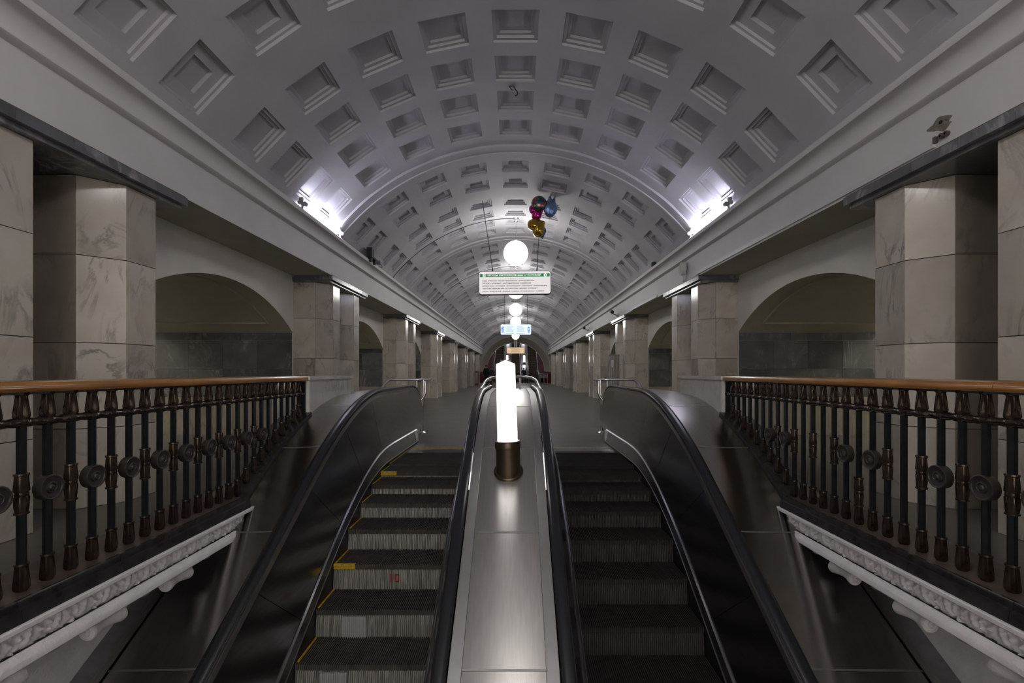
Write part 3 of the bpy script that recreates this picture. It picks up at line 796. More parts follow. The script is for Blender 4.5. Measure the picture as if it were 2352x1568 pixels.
# ------------------------------------------------------------------ globes on pendants
gl_lab = {0: 'nearest and largest white globe pendant, above the green transfer sign', 1: 'second white globe pendant, partly hidden behind the green transfer sign',
          2: 'third white globe pendant along the vault', 3: 'fourth white globe pendant, just above the blue sign',
          4: 'fifth white globe pendant, hidden behind the blue sign', 5: 'farthest white globe pendant, before the end arch', -3: 'added unseen fill globe hanging behind the camera', -2: 'added unseen fill globe high above the camera'}
g_me = MB()
rr = .350
g_me.lathe([(rr*sin(t), rr*cos(t)) for t in frange(.0, pi, 14)], n=24); g_me = g_me.me('globe', M['globe'], 80)
for k in (-3, -2, 0, 1, 2, 3, 4, 5):  # negative ones are unseen globes added to light the near end
    y = 13.85+PITCH*k; zc = 4.60; zr = ZC+R
    t = empty('globe_pendant', (.01, y, zr), gl_lab[k], 'lamp', 'globe pendants along the vault')
    link('globe', g_me, t, (0, 0, zc-zr))
    MB().tube([(0, 0, -.02), (0, 0, zc+rr-zr-.02)], .010, 8).build('pendant_rod', M['chrome'], t, 50)
    MB().lathe([(0, 0), (.085, 0), (.09, -.012), (.06, -.03), (.055, -.07), (.062, -.10), (.03, -.13), (0, -.13)], n=18).build('ceiling_rose', M['chrome'], t, 40)
    MB().lathe([(0, zc+rr+.03-zr), (.04, zc+rr+.03-zr), (.07, zc+rr-.02-zr), (0, zc+rr-.02-zr)], n=14).build('globe_collar', M['chrome'], t, 40)
    MB().tube([((R-.012)*sin(a), 0, ZC+(R-.012)*cos(a)-zr) for a in frange(-TH_S, 0, 30)], .008, 6).build('conduit', M['cable'], t, 60)
# remains of a removed pendant
t = empty('ceiling_hook', (-.03, 7.42, ZC+R), 'bent hook and cable stub left on the vault where a lamp is missing', 'hook')
MB().lathe([(0, .01), (.03, .01), (.03, -.03), (.012, -.04), (0, -.04)], n=12).build('hook_plate', M['grey'], t, 40)
MB().tube(smooth_path([(0,0,-.03),(.03,0,-.08),(.06,0,-.12),(.05,0,-.17),(.02,0,-.17)]), .008, 8).build('cable_stub', M['cable'], t, 50)
MB().tube(smooth_path([(0,0,-.03),(-.06,0,-.03),(-.02,0,-.09)]), .008, 8).build('cable_stub', M['cable'], t, 50)

# ------------------------------------------------------------------ fluorescent fixtures on the ledge
for s in (-1, 1):
    for q, y0 in enumerate((7.75,)):
        t = empty('tube_light', (s*3.43, y0+.85, 3.80), 'twin fluorescent tube light glaring on the %s cornice ledge' % ('left' if s < 0 else 'right'), 'lamp', 'tube lights on the cornice')
        for dx, dz in ((-.055, .09), (.020, .115)):
            MB().tube([(s*dx, -.80, dz), (s*dx, .82, dz)], .024, 12).build('lamp_tube', M['tube'], t, 50)
        for yy in (-.84, .83):
            h = MB()
            for dx, dz in ((-.055, .09), (.020, .115)): h.tube([(s*dx, yy-.03, dz), (s*dx, yy+.03, dz)], .036, 14)
            h.tube([(s*-.04, yy-.05, .155), (s*.01, yy-.05, .16)], .032, 10); h.tube([(s*-.02, yy, .10), (s*-.02, yy-.05, .155)], .016, 8)
            h.tube([(s*-.055, yy, .09), (s*.02, yy, .115)], .018, 8)
            h.box(s*-.03, s*.0, yy-.02, yy+.02, 0, .10)
            h.build('lamp_holder', M['grey'], t, 50)
        MB().box(s*.02, s*.08, -.8, .8, .0, .04).build('lamp_tray', M['white'], t)

# ------------------------------------------------------------------ text helper
def text_mesh(body, width=None, height=.1, align='CENTER', bold=.0, extr=.0015):
    cu = bpy.data.curves.new('txt', 'FONT'); cu.body = body; cu.size = 1; cu.extrude = 0; cu.offset = bold
    cu.resolution_u = 3
    ob = bpy.data.objects.new('txt', cu); col.objects.link(ob)
    dg = bpy.context.evaluated_depsgraph_get()
    me = bpy.data.meshes.new_from_object(ob.evaluated_get(dg))
    bpy.data.objects.remove(ob); bpy.data.curves.remove(cu)
    co = [v.co.copy() for v in me.vertices]
    if not co: return me
    x0 = min(c.x for c in co); x1 = max(c.x for c in co); y0 = min(c.y for c in co); y1 = max(c.y for c in co)
    sy = height/(y1-y0); sx = width/(x1-x0) if width else sy
    for v in me.vertices:
        x = (v.co.x-x0)*sx; w = (x1-x0)*sx
        if align == 'CENTER': x -= w/2
        v.co = (x, 0, (v.co.y-y0)*sy)
    me.update(); return me
def put_text(body, m, parent, x, y, z, width, height, align='CENTER', bold=.02, name='lettering'):
    me = text_mesh(body, width, height, align, 0); me.materials.clear(); me.materials.append(m)
    if bold > .01:                      # bold: the strokes doubled a hair sideways
        b = bmesh.new(); b.from_mesh(me); b.from_mesh(me); n_ = len(me.vertices); b.verts.ensure_lookup_table()
        for v in b.verts[n_:]: v.co.x += height*.07; v.co.y -= .0004
        b.to_mesh(me); b.free()
    return link(name, me, parent, (x, y, z))
def rrect(w, h, r, n=5):
    pts = []
    for cx, cz, a0 in ((w/2-r, h/2-r, 0), (-w/2+r, h/2-r, pi/2), (-w/2+r, -h/2+r, pi), (w/2-r, -h/2+r, 1.5*pi)):
        pts += [(cx+r*cos(a0+t), cz+r*sin(a0+t)) for t in frange(0, pi/2, n)]
    return pts
def plate(w, h, r, y0, y1, name, m, parent, loc=(0,0,0)):
    p = rrect(w, h, r); nn = len(p); mb = MB()
    mb.add([(x, y0, z) for x, z in p]+[(x, y1, z) for x, z in p], [tuple(range(nn)), tuple(range(2*nn-1, nn-1, -1))]+[(i, nn+i, nn+(i+1)%nn, (i+1)%nn) for i in range(nn)])
    return mb.build(name, m, parent, None, loc)

# green transfer sign
SY = 12.2; fpx = 1111
def wx(px, y): return (px-1184)/fpx*y
def wz(py, y): return 1.2+(854-py)/fpx*y
w_, h_ = 1.80, .565
sg = empty('transfer_sign', (wx(1182.5, SY), SY, wz(649, SY)), 'backlit white transfer sign with green header hanging under the first globe', 'sign')
sg.rotation_euler = (0, radians(-.6), 0)
plate(w_+.03, h_+.03, .075, .0, .13, 'sign_case', M['black'], sg)
plate(w_, h_, .065, -.012, 0, 'sign_face', M['sign'], sg)
MB().box(-w_/2+.02, w_/2-.02, -.016, -.011, .145, .225).build('green_band', M['green'], sg)
for xx in (-.77, .77):
    mb = MB(); mb.lathe([(0, -.004), (.042, -.004), (.042, .004)], (xx, -.018, .186), 20, 'y'); mb.build('line_roundel', M['sign'], sg, 40)
    put_text('2', M['green'], sg, xx, -.0245, .160, .030, .05)
put_text('ПЕРЕХОД на ЗАМОСКВОРЕЦКУЮ линию ст. "ТЕАТРАЛЬНАЯ"', M['sign'], sg, -.02, -.018, .158, 1.36, .055, bold=.03)
put_text('К ПОЕЗДАМ ДО СТАНЦИЙ', M['ink'], sg, 0, -.0135, .098, .47, .022, bold=.0)
for i_, (ln, wd) in enumerate((('АЛМА-АТИНСКАЯ • КРАСНОГВАРДЕЙСКАЯ • ДОМОДЕДОВСКАЯ', 1.30), ('ОРЕХОВО • ЦАРИЦЫНО • КАНТЕМИРОВСКАЯ • КАШИРСКАЯ', 1.22),
        ('КОЛОМЕНСКАЯ • ТЕХНОПАРК • АВТОЗАВОДСКАЯ • ПАВЕЛЕЦКАЯ • НОВОКУЗНЕЦКАЯ', 1.63), ('ТВЕРСКАЯ • МАЯКОВСКАЯ • БЕЛОРУССКАЯ • ДИНАМО • АЭРОПОРТ', 1.39), ('СОКОЛ • ВОЙКОВСКАЯ • ВОДНЫЙ СТАДИОН • РЕЧНОЙ ВОКЗАЛ • ХОВРИНО', 1.55))):
    put_text(ln, M['ink'], sg, -.82, -.0135, .030-.066*i_, wd, .038, 'LEFT', .05)
zt = ZC+sqrt(R*R-.8*.8)
for xx, xt in ((-.55, -.80), (.56, .68)):
    MB().tube([(xx, .06, h_/2), (xt, .06, zt-sg.location.z)], .008, 6).build('suspension_wire', M['cable'], sg, 60)
    MB().tube([(xx, .06, h_/2), (lerp(xx, xt, .06), .06, h_/2+.1)], .016, 8).build('wire_clamp', M['black'], sg, 60)
# blue platform sign
SY2 = 24.8
sb = empty('platform_sign', (wx(1185, SY2), SY2, wz(756.5, SY2)), 'pale blue backlit sign with blue platform numbers 2 and 1', 'sign')
plate(1.58, .55, .06, 0, .12, 'sign_case', M['grey'], sb); plate(1.55, .52, .055, -.012, 0, 'sign_face', M['sign_b'], sb)
for xx, ch in ((-.68, '2'), (.66, '1')):
    MB().box(xx-.055, xx+.055, -.016, -.011, -.10, .14).build('number_panel', M['blue'], sb)
    put_text(ch, M['sign_b'], sb, xx, -.0175, -.05, .07 if ch == '2' else .036, .15)
    MB().box(xx-.055, xx+.055, -.016, -.011, -.15, -.125).build('number_bar', M['blue'], sb)
for i_ in range(7):
    for xx in (-.50, .05):
        ww = random.uniform(.28, .45); MB().box(xx, xx+ww, -.0145, -.0115, .16-.046*i_, .17-.046*i_).build('small_print', M['inkblue'], sb)
for xx in (-.50, .05): MB().box(xx-.03, xx+.42, -.0145, -.0115, -.215, -.20).build('small_print', M['inkblue'], sb)
zt = ZC+sqrt(R*R-.36)
for xx in (-.6, .6): MB().tube([(xx, .05, .27), (xx, .05, zt-sb.location.z)], .010, 6).build('suspension_wire', M['cable'], sb, 60)
# beige sign before the end arch
SY3 = 49.6
so = empty('direction_sign', (wx(1184.5, SY3), SY3, wz(804.5, SY3)), 'beige backlit direction sign hanging before the end arch', 'sign')
plate(1.84, .64, .05, 0, .15, 'sign_case', M['inkbrown'], so); plate(1.80, .60, .045, -.015, 0, 'sign_face', M['sign_o'], so)
for i_ in range(6):
    MB().box(-.55+random.uniform(0, .1), .55-random.uniform(0, .25), -.018, -.014, .18-.07*i_, .20-.07*i_).build('small_print', M['inkbrown'], so)
MB().box(-.36, .36, -.018, -.014, .235, .255).build('small_print', M['ink'], so)
for xx in (-.11, .11): MB().box(xx-.05, xx+.05, .02, .08, .30, 1.5).build('hanger_strap', M['white'], so)
MB().box(-.045, .045, .0, .06, .22, 1.35).build('hanger_core', M['black'], so)
MB().tube([(0, .05, 1.3), (0, .05, ZC+R-so.location.z)], .02, 8).build('hanger_rod', M['grey'], so, 50)

# ------------------------------------------------------------------ foil balloons
def foil(outline, th, name, m, crinkle=.06):
    cx = sum(p[0] for p in outline)/len(outline); cz = sum(p[1] for p in outline)/len(outline)
    n_ = len(outline); mb = MB()
    for sd in (-1, 1):
        rws = []
        for q in frange(1, 0, 9):
            row = []
            for k, (x, z) in enumerate(outline):
                h = th*sqrt(max(0, 1-q**2.4))*(1+crinkle*sin(k*2.6)*q)
                row.append((cx+(x-cx)*q, sd*h, cz+(z-cz)*q))
            rws.append(row)
        mb.grid(rws, True)
    return mb.me(name, m, 50)
def foilmat(name, c1, c2, c3, scale, rough=.22):
    m = bpy.data.materials.new(name); m.use_nodes = True; nt = m.node_tree; N = nt.nodes; L = nt.links; b = N['Principled BSDF']
    tc = N.new('ShaderNodeTexCoord'); nz = N.new('ShaderNodeTexNoise'); nz.inputs['Scale'].default_value = scale; nz.inputs['Detail'].default_value = 3; nz.inputs['Distortion'].default_value = 1
    L.new(tc.outputs['Object'], nz.inputs['Vector']); cr = N.new('ShaderNodeValToRGB'); L.new(nz.outputs[0], cr.inputs[0])
    e_ = cr.color_ramp.elements; e_[0].position = .35; e_[0].color = (*c1, 1); e_[1].position = .65; e_[1].color = (*c3, 1)
    el = e_.new(.5); el.color = (*c2, 1)
    L.new(cr.outputs[0], b.inputs['Base Color']); b.inputs['Metallic'].default_value = .85; b.inputs['Roughness'].default_value = rough
    return m
heart = [(.19*sin(t)**3*1.0, .19*(13*cos(t)-5*cos(2*t)-2*cos(3*t)-cos(4*t))/16) for t in frange(0, 2*pi, 40)][:-1]
heart = [(.62*x+.38*.17*sin(t), .62*z+.38*.17*cos(t)) for (x, z), t in zip(heart, frange(0, 2*pi, 40))]
circ = [(.19*cos(t), .19*sin(t)) for t in frange(0, 2*pi, 36)][:-1]
cat = [(.165*cos(t)*(1+.10*cos(2*t)), .23*sin(t)+(.07 if abs(t-pi/2-.45) < .2 or abs(t-pi/2+.45) < .2 else 0)) for t in frange(0, 2*pi, 44)][:-1]
def rot(o, a): return [(x*cos(a)-z*sin(a), x*sin(a)+z*cos(a)) for x, z in o]
BY = 11.9
bl = [('round_balloon', circ, .11, foilmat('rainbow_foil', (.5,.05,.12), (.12,.22,.14), (.06,.10,.45), 9), 1238, 467, BY-.06, 'round multicoloured foil balloon, topmost of the bunch'),
      ('pink_balloon', rot([(x*1.15, z*1.1) for x, z in heart], 1.95), .12, foilmat('pink_foil', (.45,.02,.16), (.60,.03,.24), (.35,.05,.20), 14, .18), 1231, 488, BY+.10, 'crinkled magenta foil balloon under the round one'),
      ('blue_balloon', rot(cat, -.08), .10, foilmat('blue_glitter_foil', (.10,.20,.42), (.18,.30,.52), (.35,.45,.62), 45, .35), 1264, 478, BY+.02, 'tall glittery blue foil balloon on the right of the bunch'),
      ('gold_balloon', rot([(x*1.35, z*1.35) for x, z in heart], 2.25), .15, foilmat('gold_foil', (.48,.30,.04), (.60,.40,.06), (.40,.24,.03), 6, .14), 1233, 522, BY-.05, 'gold foil heart balloon, lowest of the bunch'),
      ('small_blue_balloon', rot([(x*.8, z*.9) for x, z in heart], .2), .08, foilmat('blue_foil', (.05,.12,.35), (.12,.22,.5), (.2,.35,.6), 30, .25), 1242, 533, BY+.16, 'small blue foil balloon peeping out behind the gold heart')]
for nm, ol, th, m_, px, py, yy, lab in bl:
    o = link(nm, foil(ol, th, nm, m_), None, (wx(px, yy), yy, wz(py, yy)), (random.uniform(-.15, .15), random.uniform(-.1, .1), random.uniform(-.3, .3)))
    tag(o, lab, 'balloon', 'foil balloons caught at the sign wire')
    MB().tube([(0, .0, -.12), (0+.01, .05, -.32)], .002, 5).build('balloon_string', M['cable'], o)

# ------------------------------------------------------------------ small fittings on the cornices
t = empty('floodlight', (-3.34, 11.3, 3.73), 'dark box floodlight with ribbed blue-grey face on the left ledge', 'floodlight')
MB().box(-.06, .06, -.25, .25, .10, .32).build('housing', M['black'], t)
for q in range(6): MB().box(.06, .075, -.12+.06*q, -.07+.06*q, .12, .30).build('lens_rib', M['bluemetal'], t)
MB().box(-.04, .04, -.2, -.14, 0, .10).build('bracket', M['black'], t); MB().box(-.04, .04, .1, .16, 0, .10).build('bracket', M['black'], t)
t = empty('junction_box', (-3.41, 12.05, 3.80), 'small grey junction box with a drooping cable on the left ledge', 'junction box')
MB().box(-.05, .05, -.05, .05, .08, .17).build('box_body', M['grey'], t); MB().tube(smooth_path([(.05,0,.10),(.1,-.05,.02),(.11,-.10,-.02),(.02,-.12,.0)]), .006, 6).build('cable', M['cable'], t, 60)
t = empty('ledge_fitting', (3.41, 11.9, 3.80), 'small dark fitting on the right cornice ledge', 'fitting')
MB().lathe([(0, .0), (.07, 0), (.075, .06), (.05, .10), (0, .11)], n=16).build('fitting_body', M['cable'], t, 40)
t = empty('loudspeaker', (3.49, 10.0, 3.33), 'round white loudspeaker fixed to the right beam', 'loudspeaker')
MB().lathe([(0, -.09), (.10, -.09), (.135, -.07), (.14, .0), (.0, .03)], (0, 0, 0), 22, 'x').build('speaker_body', M['white'], t, 40)
MB().lathe([(0, -.096), (.085, -.096), (.09, -.088)], (0, 0, 0), 22, 'x').build('speaker_grille', M['wallback'], t, 40)
MB().box(-.04, .03, -.03, .03, -.25, -.10).build('speaker_bracket', M['white'], t)
for q, (px, py, yy, lab) in enumerate(((1408, 718, 16.6, 'grey security camera on the right beam beside the third pylon'), (1343, 754, 23.3, 'smaller grey security camera on the right beam beside the fourth pylon'))):
    t = empty('security_camera', (XB-.02, yy, wz(py, yy)-.04), lab, 'camera', 'security cameras on the right beam')
    MB().tube([(-.22, -.20, .04), (-.20, .10, .10)], .065, 14).build('camera_body', M['grey'], t, 40)
    MB().tube([(-.222, -.225, .035), (-.22, -.20, .04)], .055, 14).build('camera_lens', M['black'], t, 40)
    MB().tube(smooth_path([(-.2, 0, .06), (-.1, .03, -.02), (.0, .05, -.04)]), .018, 8).build('camera_arm', M['grey'], t, 50)
    MB().box(-.02, .03, .0, .10, -.09, .01).build('wall_plate', M['white'], t)
t = empty('cable_trunking', (XB, 7, 3.08), 'white plastic cable trunking along the lower edge of the right beam', 'trunking')
for a, b in ((4.05, 4.60), (4.61, 9.4), (12.0, 14.6)):
    MB().box(-.022, .0, a-7, b-7, .0 if a < 10 else -.02, .055 if a < 10 else .03).build('trunking_length', M['white'], t)
t = empty('broken_socket', (XB, 4.0, 3.2), 'ragged hole with two loose terminals in the right beam', 'socket')
hole = [(cos(a)*.10*(1+.25*sin(3*a+1)+.12*sin(7*a)), sin(a)*.055*(1+.2*cos(4*a))) for a in frange(0, 2*pi, 26)][:-1]
MB().add([(-.004, y+z*.4, z+.05) for y, z in hole]+[(.002, y*1.1+z*.4, z*1.1+.05) for y, z in hole]+[(-.002, 0, .05)], [(i, (i+1)%26, 26+(i+1)%26, 26+i) for i in range(26)]+[(i, 52, (i+1)%26) for i in range(26)]).build('ragged_patch', mat('bare_concrete', (.20,.185,.15), .9, var=.4, vscale=40), t)
MB().lathe([(0, -.008), (.016, -.008), (.016, .0)], (0, .0, .065), 10, 'x').build('patch_hole', M['black'], t)
for yy in (-.0, -.045):
    MB().lathe([(.010, -.03), (.022, -.03), (.022, .0)], (0, yy-.02, -.06), 12, 'x').build('terminal', M['plinth'], t, 40)
MB().box(-.03, 0, .025, .05, -.09, -.04).build('trunking_end', M['plinth'], t)
# help column at the third pylon on the right
t = empty('help_column', (3.28, 16.2, 0), 'grey ribbed help column standing before the third right pylon', 'help point')
for q in range(6): MB().box(-.16+.055*q, -.115+.055*q, -.10, .10, 0, 1.72).build('rib_panel', M['steel'], t)
MB().box(-.17, .18, -.11, .12, 1.72, 1.78).build('column_cap', M['grey'], t); MB().box(-.10, -.02, -.115, -.10, 1.35, 1.60).build('call_panel', M['white'], t)
MB().box(-.17, .18, -.09, .12, 0, 1.72).build('column_back', M['grey'], t)

# ------------------------------------------------------------------ end wall, arch and the far escalators
AR, AI, AZ = 3.86, 3.22, 1.25
mb = MB(); n_ = 48; ring1 = []; ring2 = []
for t_ in frange(0, pi, n_):
    ring1.append((AR*cos(t_), YEND, AZ+AR*sin(t_))); ring2.append((6.5*cos(t_), YEND, AZ+6.5*sin(t_)))
mb.grid([ring1, ring2]); mb.quad((AR, YEND, 0), (6.5, YEND, 0), (6.5, YEND, AZ), (AR, YEND, AZ)); mb.quad((-AR, YEND, 0), (-6.5, YEND, 0), (-6.5, YEND, AZ), (-AR, YEND, AZ))
o = mb.build('wall_end', M['plaster'], None, 30); tag(o, 'end wall of the hall around the escalator arch', kind='structure')
mb = MB(); YI = 53.9
mb.grid([[(AR*cos(t_), YEND, AZ+AR*sin(t_)) for t_ in frange(0, pi, n_)], [((AR-.10)*cos(t_), YEND+.02, AZ+(AR-.10)*sin(t_)) for t_ in frange(0, pi, n_)], [((AI+.06)*cos(t_), YI-.3, AZ+(AI+.06)*sin(t_)) for t_ in frange(0, pi, n_)], [(AI*cos(t_), YI-.3, AZ+AI*sin(t_)) for t_ in frange(0, pi, n_)], [(AI*cos(t_), YI+.4, AZ+AI*sin(t_)) for t_ in frange(0, pi, n_)]])
ea = mb.build('arch_reveal', M['wallback'], o, 30)
mb = MB()
for s in (-1, 1): mb.grid([[(s*AR, YEND, 0), (s*AR, YEND, AZ)], [(s*AI, YI, 0), (s*AI, YI, AZ)], [(s*AI, 56.5, 0), (s*AI, 56.5, AZ)]])
mb.build('arch_dado', M['redwall'], o)
# inclined tunnel
SL = .577; Y0E = 55.6
def fz(y): return max(0, SL*(y-Y0E))
mb = MB(); yy_ = frange(53.9, 76, 24)
mb.grid([[(3.4*cos(t_), y, fz(y)+AZ+3.4*sin(t_)+.4) for t_ in frange(0, pi, 24)] for y in yy_])
o = mb.build('ceiling_escalator_tunnel', M['wallback'], None, 40); tag(o, 'vault of the far escalator tunnel beyond the arch', kind='structure')
mb = MB()
for s in (-1, 1): mb.grid([[(s*3.4, y, fz(y)-.3), (s*3.4, y, fz(y)+AZ+.4)] for y in yy_]); mb.grid([[(s*3.4, y, fz(y)+.75), (s*2.75, y, fz(y)+.75)] for y in yy_])
mb.quad((-3.4, 75.9, 8), (3.4, 75.9, 8), (3.4, 75.9, 18), (-3.4, 75.9, 18))
o = mb.build('wall_escalator_tunnel', M['redwall']); tag(o, 'dark red side walls of the far escalator tunnel', kind='structure')
mb = MB(); mb.grid([[(-3.4, y, fz(y)-.05), (3.4, y, fz(y)-.05)] for y in frange(55.3, 76, 20)])
o = mb.build('floor_escalator_tunnel', M['grout']); tag(o, 'dark sloping floor under the far escalators', kind='structure')
tun_step = MB(); tun_step.box(-.5, .5, 0, .45, -.3, 0); ts_me = tun_step.me('step', M['tread'])
tr_me = MB().box(-.49, .49, -.012, .0, -.235, -.03).me('riser', mat('far_riser', (.16,.155,.15), .5, .3))
for xc, lab in ((-1.98, 'left escalator climbing beyond the end arch'), (0.0, 'middle escalator climbing beyond the end arch'), (2.08, 'right escalator climbing beyond the end arch')):
    t = empty('far_escalator', (xc, Y0E, 0), lab, 'escalator', 'escalators beyond the end arch')
    for k in range(34):
        y = .4*k; st = link('step', ts_me, t, (0, y, SL*y+.02)); link('riser', tr_me, st)
for xa, xb, lab in ((-2.78, -2.50, 'left outer balustrade of the far escalators'), (-1.46, -.52, 'balustrade between far left and middle escalators'), (.52, 1.56, 'balustrade between far middle and right escalators'), (2.60, 2.86, 'right outer balustrade of the far escalators')):
    t = empty('far_balustrade', ((xa+xb)/2, Y0E, 0), lab, 'balustrade', 'balustrades of the far escalators')
    hw = (xb-xa)/2; yl = frange(-1.4, 20, 22); zf = lambda y: max(0, SL*y)
    MB().grid([[(-hw, y, zf(y)), (-hw+.06, y, zf(y)+.88), (hw-.06, y, zf(y)+.88), (hw, y, zf(y))] for y in yl]).build('side_panel', M['bluemetal'], t)
    for sx in (-1, 1): MB().tube([(sx*(hw-.06), y, zf(y)+.95) for y in yl], .05, 8).build('handrail', M['rubber'], t, 50)
    for sx in (-1, 1): MB().tube([(sx*(hw-.02), y, zf(y)+.86) for y in yl], .035, 6).build('chrome_strip', M['alu'], t, 50)
    MB().grid([[(-hw, -1.4, 0), (-hw+.06, -1.4, .88), (hw-.06, -1.4, .88), (hw, -1.4, 0)], [(0, -1.45, 0)]*4]).build('end_plate', M['grey'], t)
fl_me = MB().lathe([(0, .2), (.10, .2), (.10, .95), (0, 1.0)], n=10).me('lamp_shade', M['post_far'], 40)
fb_me = MB().lathe([(0, 0), (.15, 0), (.14, .2), (0, .2)], n=10).me('lamp_base', M['lampbrz'], 40)
for xc, sd in ((-.99, 'left'), (1.04, 'right')):
    for q, y in enumerate((57.9, 63.4, 68.5)):
        t = empty('far_column_lamp', (xc, y, fz(y)+.88), '%s glowing column lamp on the far %s inner balustrade' % (('lowest', 'middle', 'topmost')[q], sd), 'lamp', 'column lamps of the far escalators')
        link('lamp_shade', fl_me, t); link('lamp_base', fb_me, t)

# ------------------------------------------------------------------ information stand, column, far bench rail
t = empty('mirror_stand', (wx(1161, 49), 49, 0), 'grey framed glossy information stand before the far escalators', 'stand')
MB().box(-.52, -.40, 0, .08, .2, 2.42).build('frame_side', M['wallback'], t); MB().box(.40, .52, 0, .08, .2, 2.42).build('frame_side', M['wallback'], t)
MB().box(-.40, .40, 0, .08, 2.26, 2.42).build('frame_top', M['wallback'], t); MB().box(-.40, .40, 0, .08, .2, .4).build('frame_bottom', M['wallback'], t)
MB().box(-.40, .40, .03, .05, .4, 2.26).build('glossy_panel', mat('glossy_blue_panel', (.30,.40,.50), .06, .9), t)
for x in (-.46, .46): MB().box(x-.03, x+.03, 0, .08, 0, .2).build('leg', M['grey'], t)
t = empty('information_column', (wx(1095, 43.5), 43.5, 0), 'narrow reddish information column beside the far left pylon', 'column')
MB().box(-.16, .16, -.16, .16, 0, 1.25).build('column_body', M['redwall'], t); MB().box(-.10, .10, -.17, -.16, .2, 1.15).build('column_panel', M['comb'], t)
MB().box(-.17, .17, -.17, .17, 1.25, 1.29).build('column_top', M['grey'], t)
t = empty('far_guard_rail', (3.0, 51.2, 0), 'chrome guard rail at the foot of the far right escalator', 'railing')
MB().tube([(-.55, 0, 1.0), (.45, 0, 1.0)], .03, 8).build('top_tube', M['chrome'], t, 50)
for x in (-.5, 0, .4): MB().tube([(x, 0, 0), (x, 0, 1.0)], .025, 8).build('post', M['chrome'], t, 50)
MB().box(-.5, .4, -.01, .01, .55, .9).build('rail_panel', M['grey'], t)

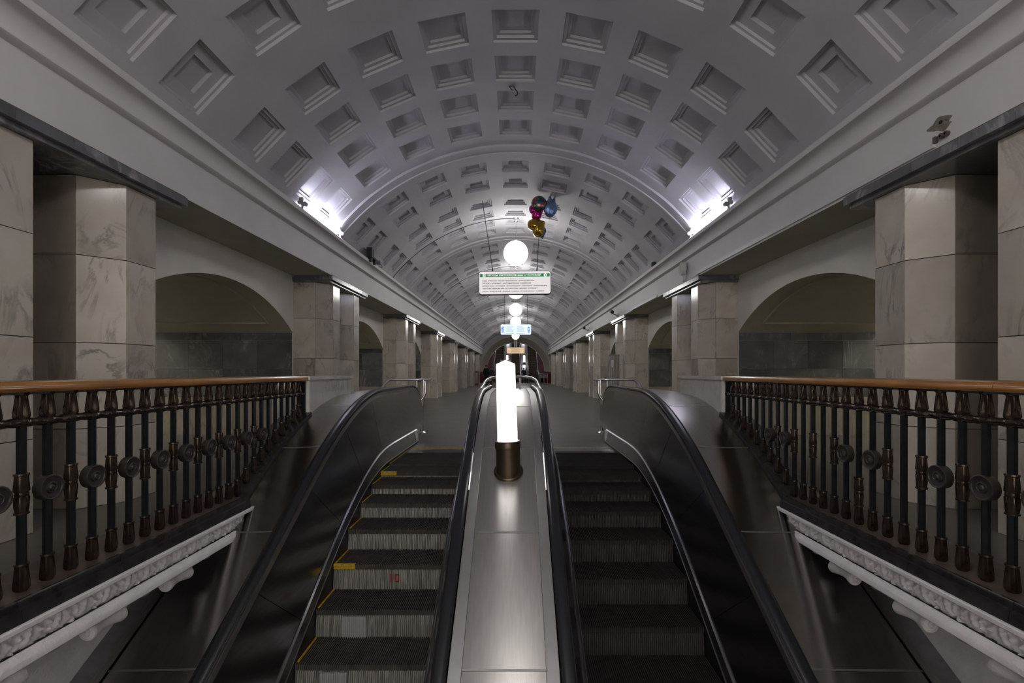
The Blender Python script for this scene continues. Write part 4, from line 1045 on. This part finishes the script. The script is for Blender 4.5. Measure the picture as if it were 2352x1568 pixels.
# ------------------------------------------------------------------ people
SK = mat('skin', (.45,.27,.20), .5); HAIR = mat('dark_hair', (.02,.016,.014), .6)
def person(name, loc, rz, H, label, coat, trousers, stride=.10, skirt=False, arm_bag=False, hat=None):
    u = H/1.75
    J_ = {'pel': (0,0,.95), 'waist': (0,0,1.08), 'chest': (0,.01,1.28), 'neck': (0,0,1.47), 'head0': (0,-.02,1.56), 'head1': (0,-.025,1.66), 'crown': (0,-.015,1.72)}
    for sd, sg_ in (('l', -1), ('r', 1)):
        st = stride*sg_
        J_.update({'hip'+sd: (.10*sg_,0,.90), 'knee'+sd: (.105*sg_,-.03-st*.5,.50), 'ank'+sd: (.105*sg_,.03-st,.09), 'toe'+sd: (.115*sg_,-.15-st,.035),
                   'sh'+sd: (.19*sg_,.01,1.41), 'el'+sd: (.25*sg_,.03+st*.4,1.12), 'wr'+sd: (.25*sg_,-.06+st*.6,.88), 'pa'+sd: (.245*sg_,-.075+st*.6,.81)})
        for f_, (dx, dy, ln) in enumerate(((-.02,-.03,.085),(-.008,-.03,.095),(.008,-.028,.09),(.02,-.025,.075))):
            J_['f%d%s' % (f_, sd)] = (.245*sg_+dx*.8, -.075+st*.6+dy, .81-ln)
        J_['th'+sd] = (.245*sg_-.035*sg_, -.11+st*.6, .78)
    E = [('pel','waist'),('waist','chest'),('chest','neck'),('neck','head0'),('head0','head1'),('head1','crown')]
    for sd in 'lr':
        E += [('pel','hip'+sd),('hip'+sd,'knee'+sd),('knee'+sd,'ank'+sd),('ank'+sd,'toe'+sd),('chest','sh'+sd),('sh'+sd,'el'+sd),('el'+sd,'wr'+sd),('wr'+sd,'pa'+sd),('wr'+sd,'th'+sd)]
        E += [('pa'+sd,'f%d%s' % (f_, sd)) for f_ in range(4)]
    rad = {'pel':(.165,.125),'waist':(.155,.115),'chest':(.17,.125),'neck':(.062,.065),'head0':(.072,.085),'head1':(.082,.10),'crown':(.05,.06)}
    rr_ = {'hip':.105,'knee':.07,'ank':.05,'toe':.04,'sh':.085,'el':.06,'wr':.036,'pa':.036,'th':.011}
    names = list(J_); me = bpy.data.meshes.new(name)
    me.from_pydata([(x*u, y*u, z*u) for x, y, z in J_.values()], [(names.index(a), names.index(b)) for a, b in E], [])
    ob = bpy.data.objects.new(name, me); col.objects.link(ob)
    sk = ob.modifiers.new('skin', 'SKIN'); sk.use_smooth_shade = True
    for i_, nme in enumerate(names):
        r_ = rad.get(nme) or ((rr_.get(nme[:-1]) or .0095,)*2)
        d = me.skin_vertices[0].data[i_]; d.radius = (r_[0]*u, r_[1]*u); d.use_root = nme == 'pel'
    ss = ob.modifiers.new('sub', 'SUBSURF'); ss.levels = 1; ss.render_levels = 1
    dg = bpy.context.evaluated_depsgraph_get(); m2 = bpy.data.meshes.new_from_object(ob.evaluated_get(dg))
    bpy.data.objects.remove(ob)
    m2.name = name; m2.materials.clear()
    for q in (coat, trousers, SK): m2.materials.append(q)
    for p in m2.polygons:
        c = p.center/u; p.use_smooth = True
        if c.z > 1.49: p.material_index = 2
        elif abs(c.x) > .18 and c.z < .89: p.material_index = 2
        elif c.z < (.55 if skirt else .80): p.material_index = 1
        else: p.material_index = 0
    o = link(name, m2, None, loc, (0, 0, rz)); tag(o, label, 'person')
    hr = MB(); hr.lathe([(.092*sin(t)*u, .105*cos(t)*u) for t in frange(0, pi*.62, 8)], (0, .012*u, 1.645*u), 14); hr.build('hair', hat or HAIR, o, 60)
    ct = MB(); ct.lathe([(.19*u, .70*u), (.20*u, .72*u), (.185*u, .95*u), (.175*u, 1.1*u), (.19*u, 1.3*u), (.15*u, 1.42*u), (.075*u, 1.47*u)], n=16)
    for i_, v in enumerate(ct.v): ct.v[i_] = (v[0], v[1]*.8, v[2])
    ct.build('coat', coat, o, 60)
    return o
DK = mat('black_cloth', (.012,.012,.015), .8); DK2 = mat('navy_cloth', (.02,.022,.035), .8); BR = mat('dark_brown_cloth', (.05,.03,.03), .8)
PALE = mat('pale_cloth', (.45,.46,.50), .7); RD_ = mat('red_cloth', (.35,.03,.04), .7); YL = mat('yellow_bag', (.55,.50,.16), .6, var=.2, vscale=12)
person('person', (wx(1117.5, 40), 40, 0), radians(150), 1.80, 'person in black coat and trousers standing at the far left', DK, DK, .04)
person('person', (wx(1127.5, 41.2), 41.2, 0), radians(165), 1.66, 'person in dark navy coat beside the black-coated one, with a yellow bag', DK2, BR, .14, hat=BR)
person('person', (wx(1203, 50.6), 50.6, 0), radians(10), 1.66, 'person in dark coat near the foot of the far middle escalator', DK2, DK, .1)
person('person', (wx(1209, 51.4), 51.4, 0), radians(200), 1.62, 'person in pale jacket near the foot of the far middle escalator', PALE, DK2, .12)
bag = MB(); bag.lathe([(0, 0), (.10, 0), (.15, .05), (.155, .16), (.13, .28), (.06, .34), (.02, .36)], n=14); bo = bag.build('shopping_bag', YL, None, 60, (wx(1124.5, 41), 40.95, .42)); bo.scale = (1, .6, 1)
tag(bo, 'yellowish shopping bag held by the far person in navy', 'bag')
hd = MB().tube(smooth_path([(-.05, 0, .33), (-.03, 0, .45), (.0, 0, .47), (.03, 0, .45), (.05, 0, .33)]), .008, 6); hd.build('bag_handle', YL, bo, 60)

for o in list(bpy.data.objects):
    if o.type == 'MESH' and o.parent is None and 'kind' not in o and 'category' not in o: print('UNTAGGED', o.name)
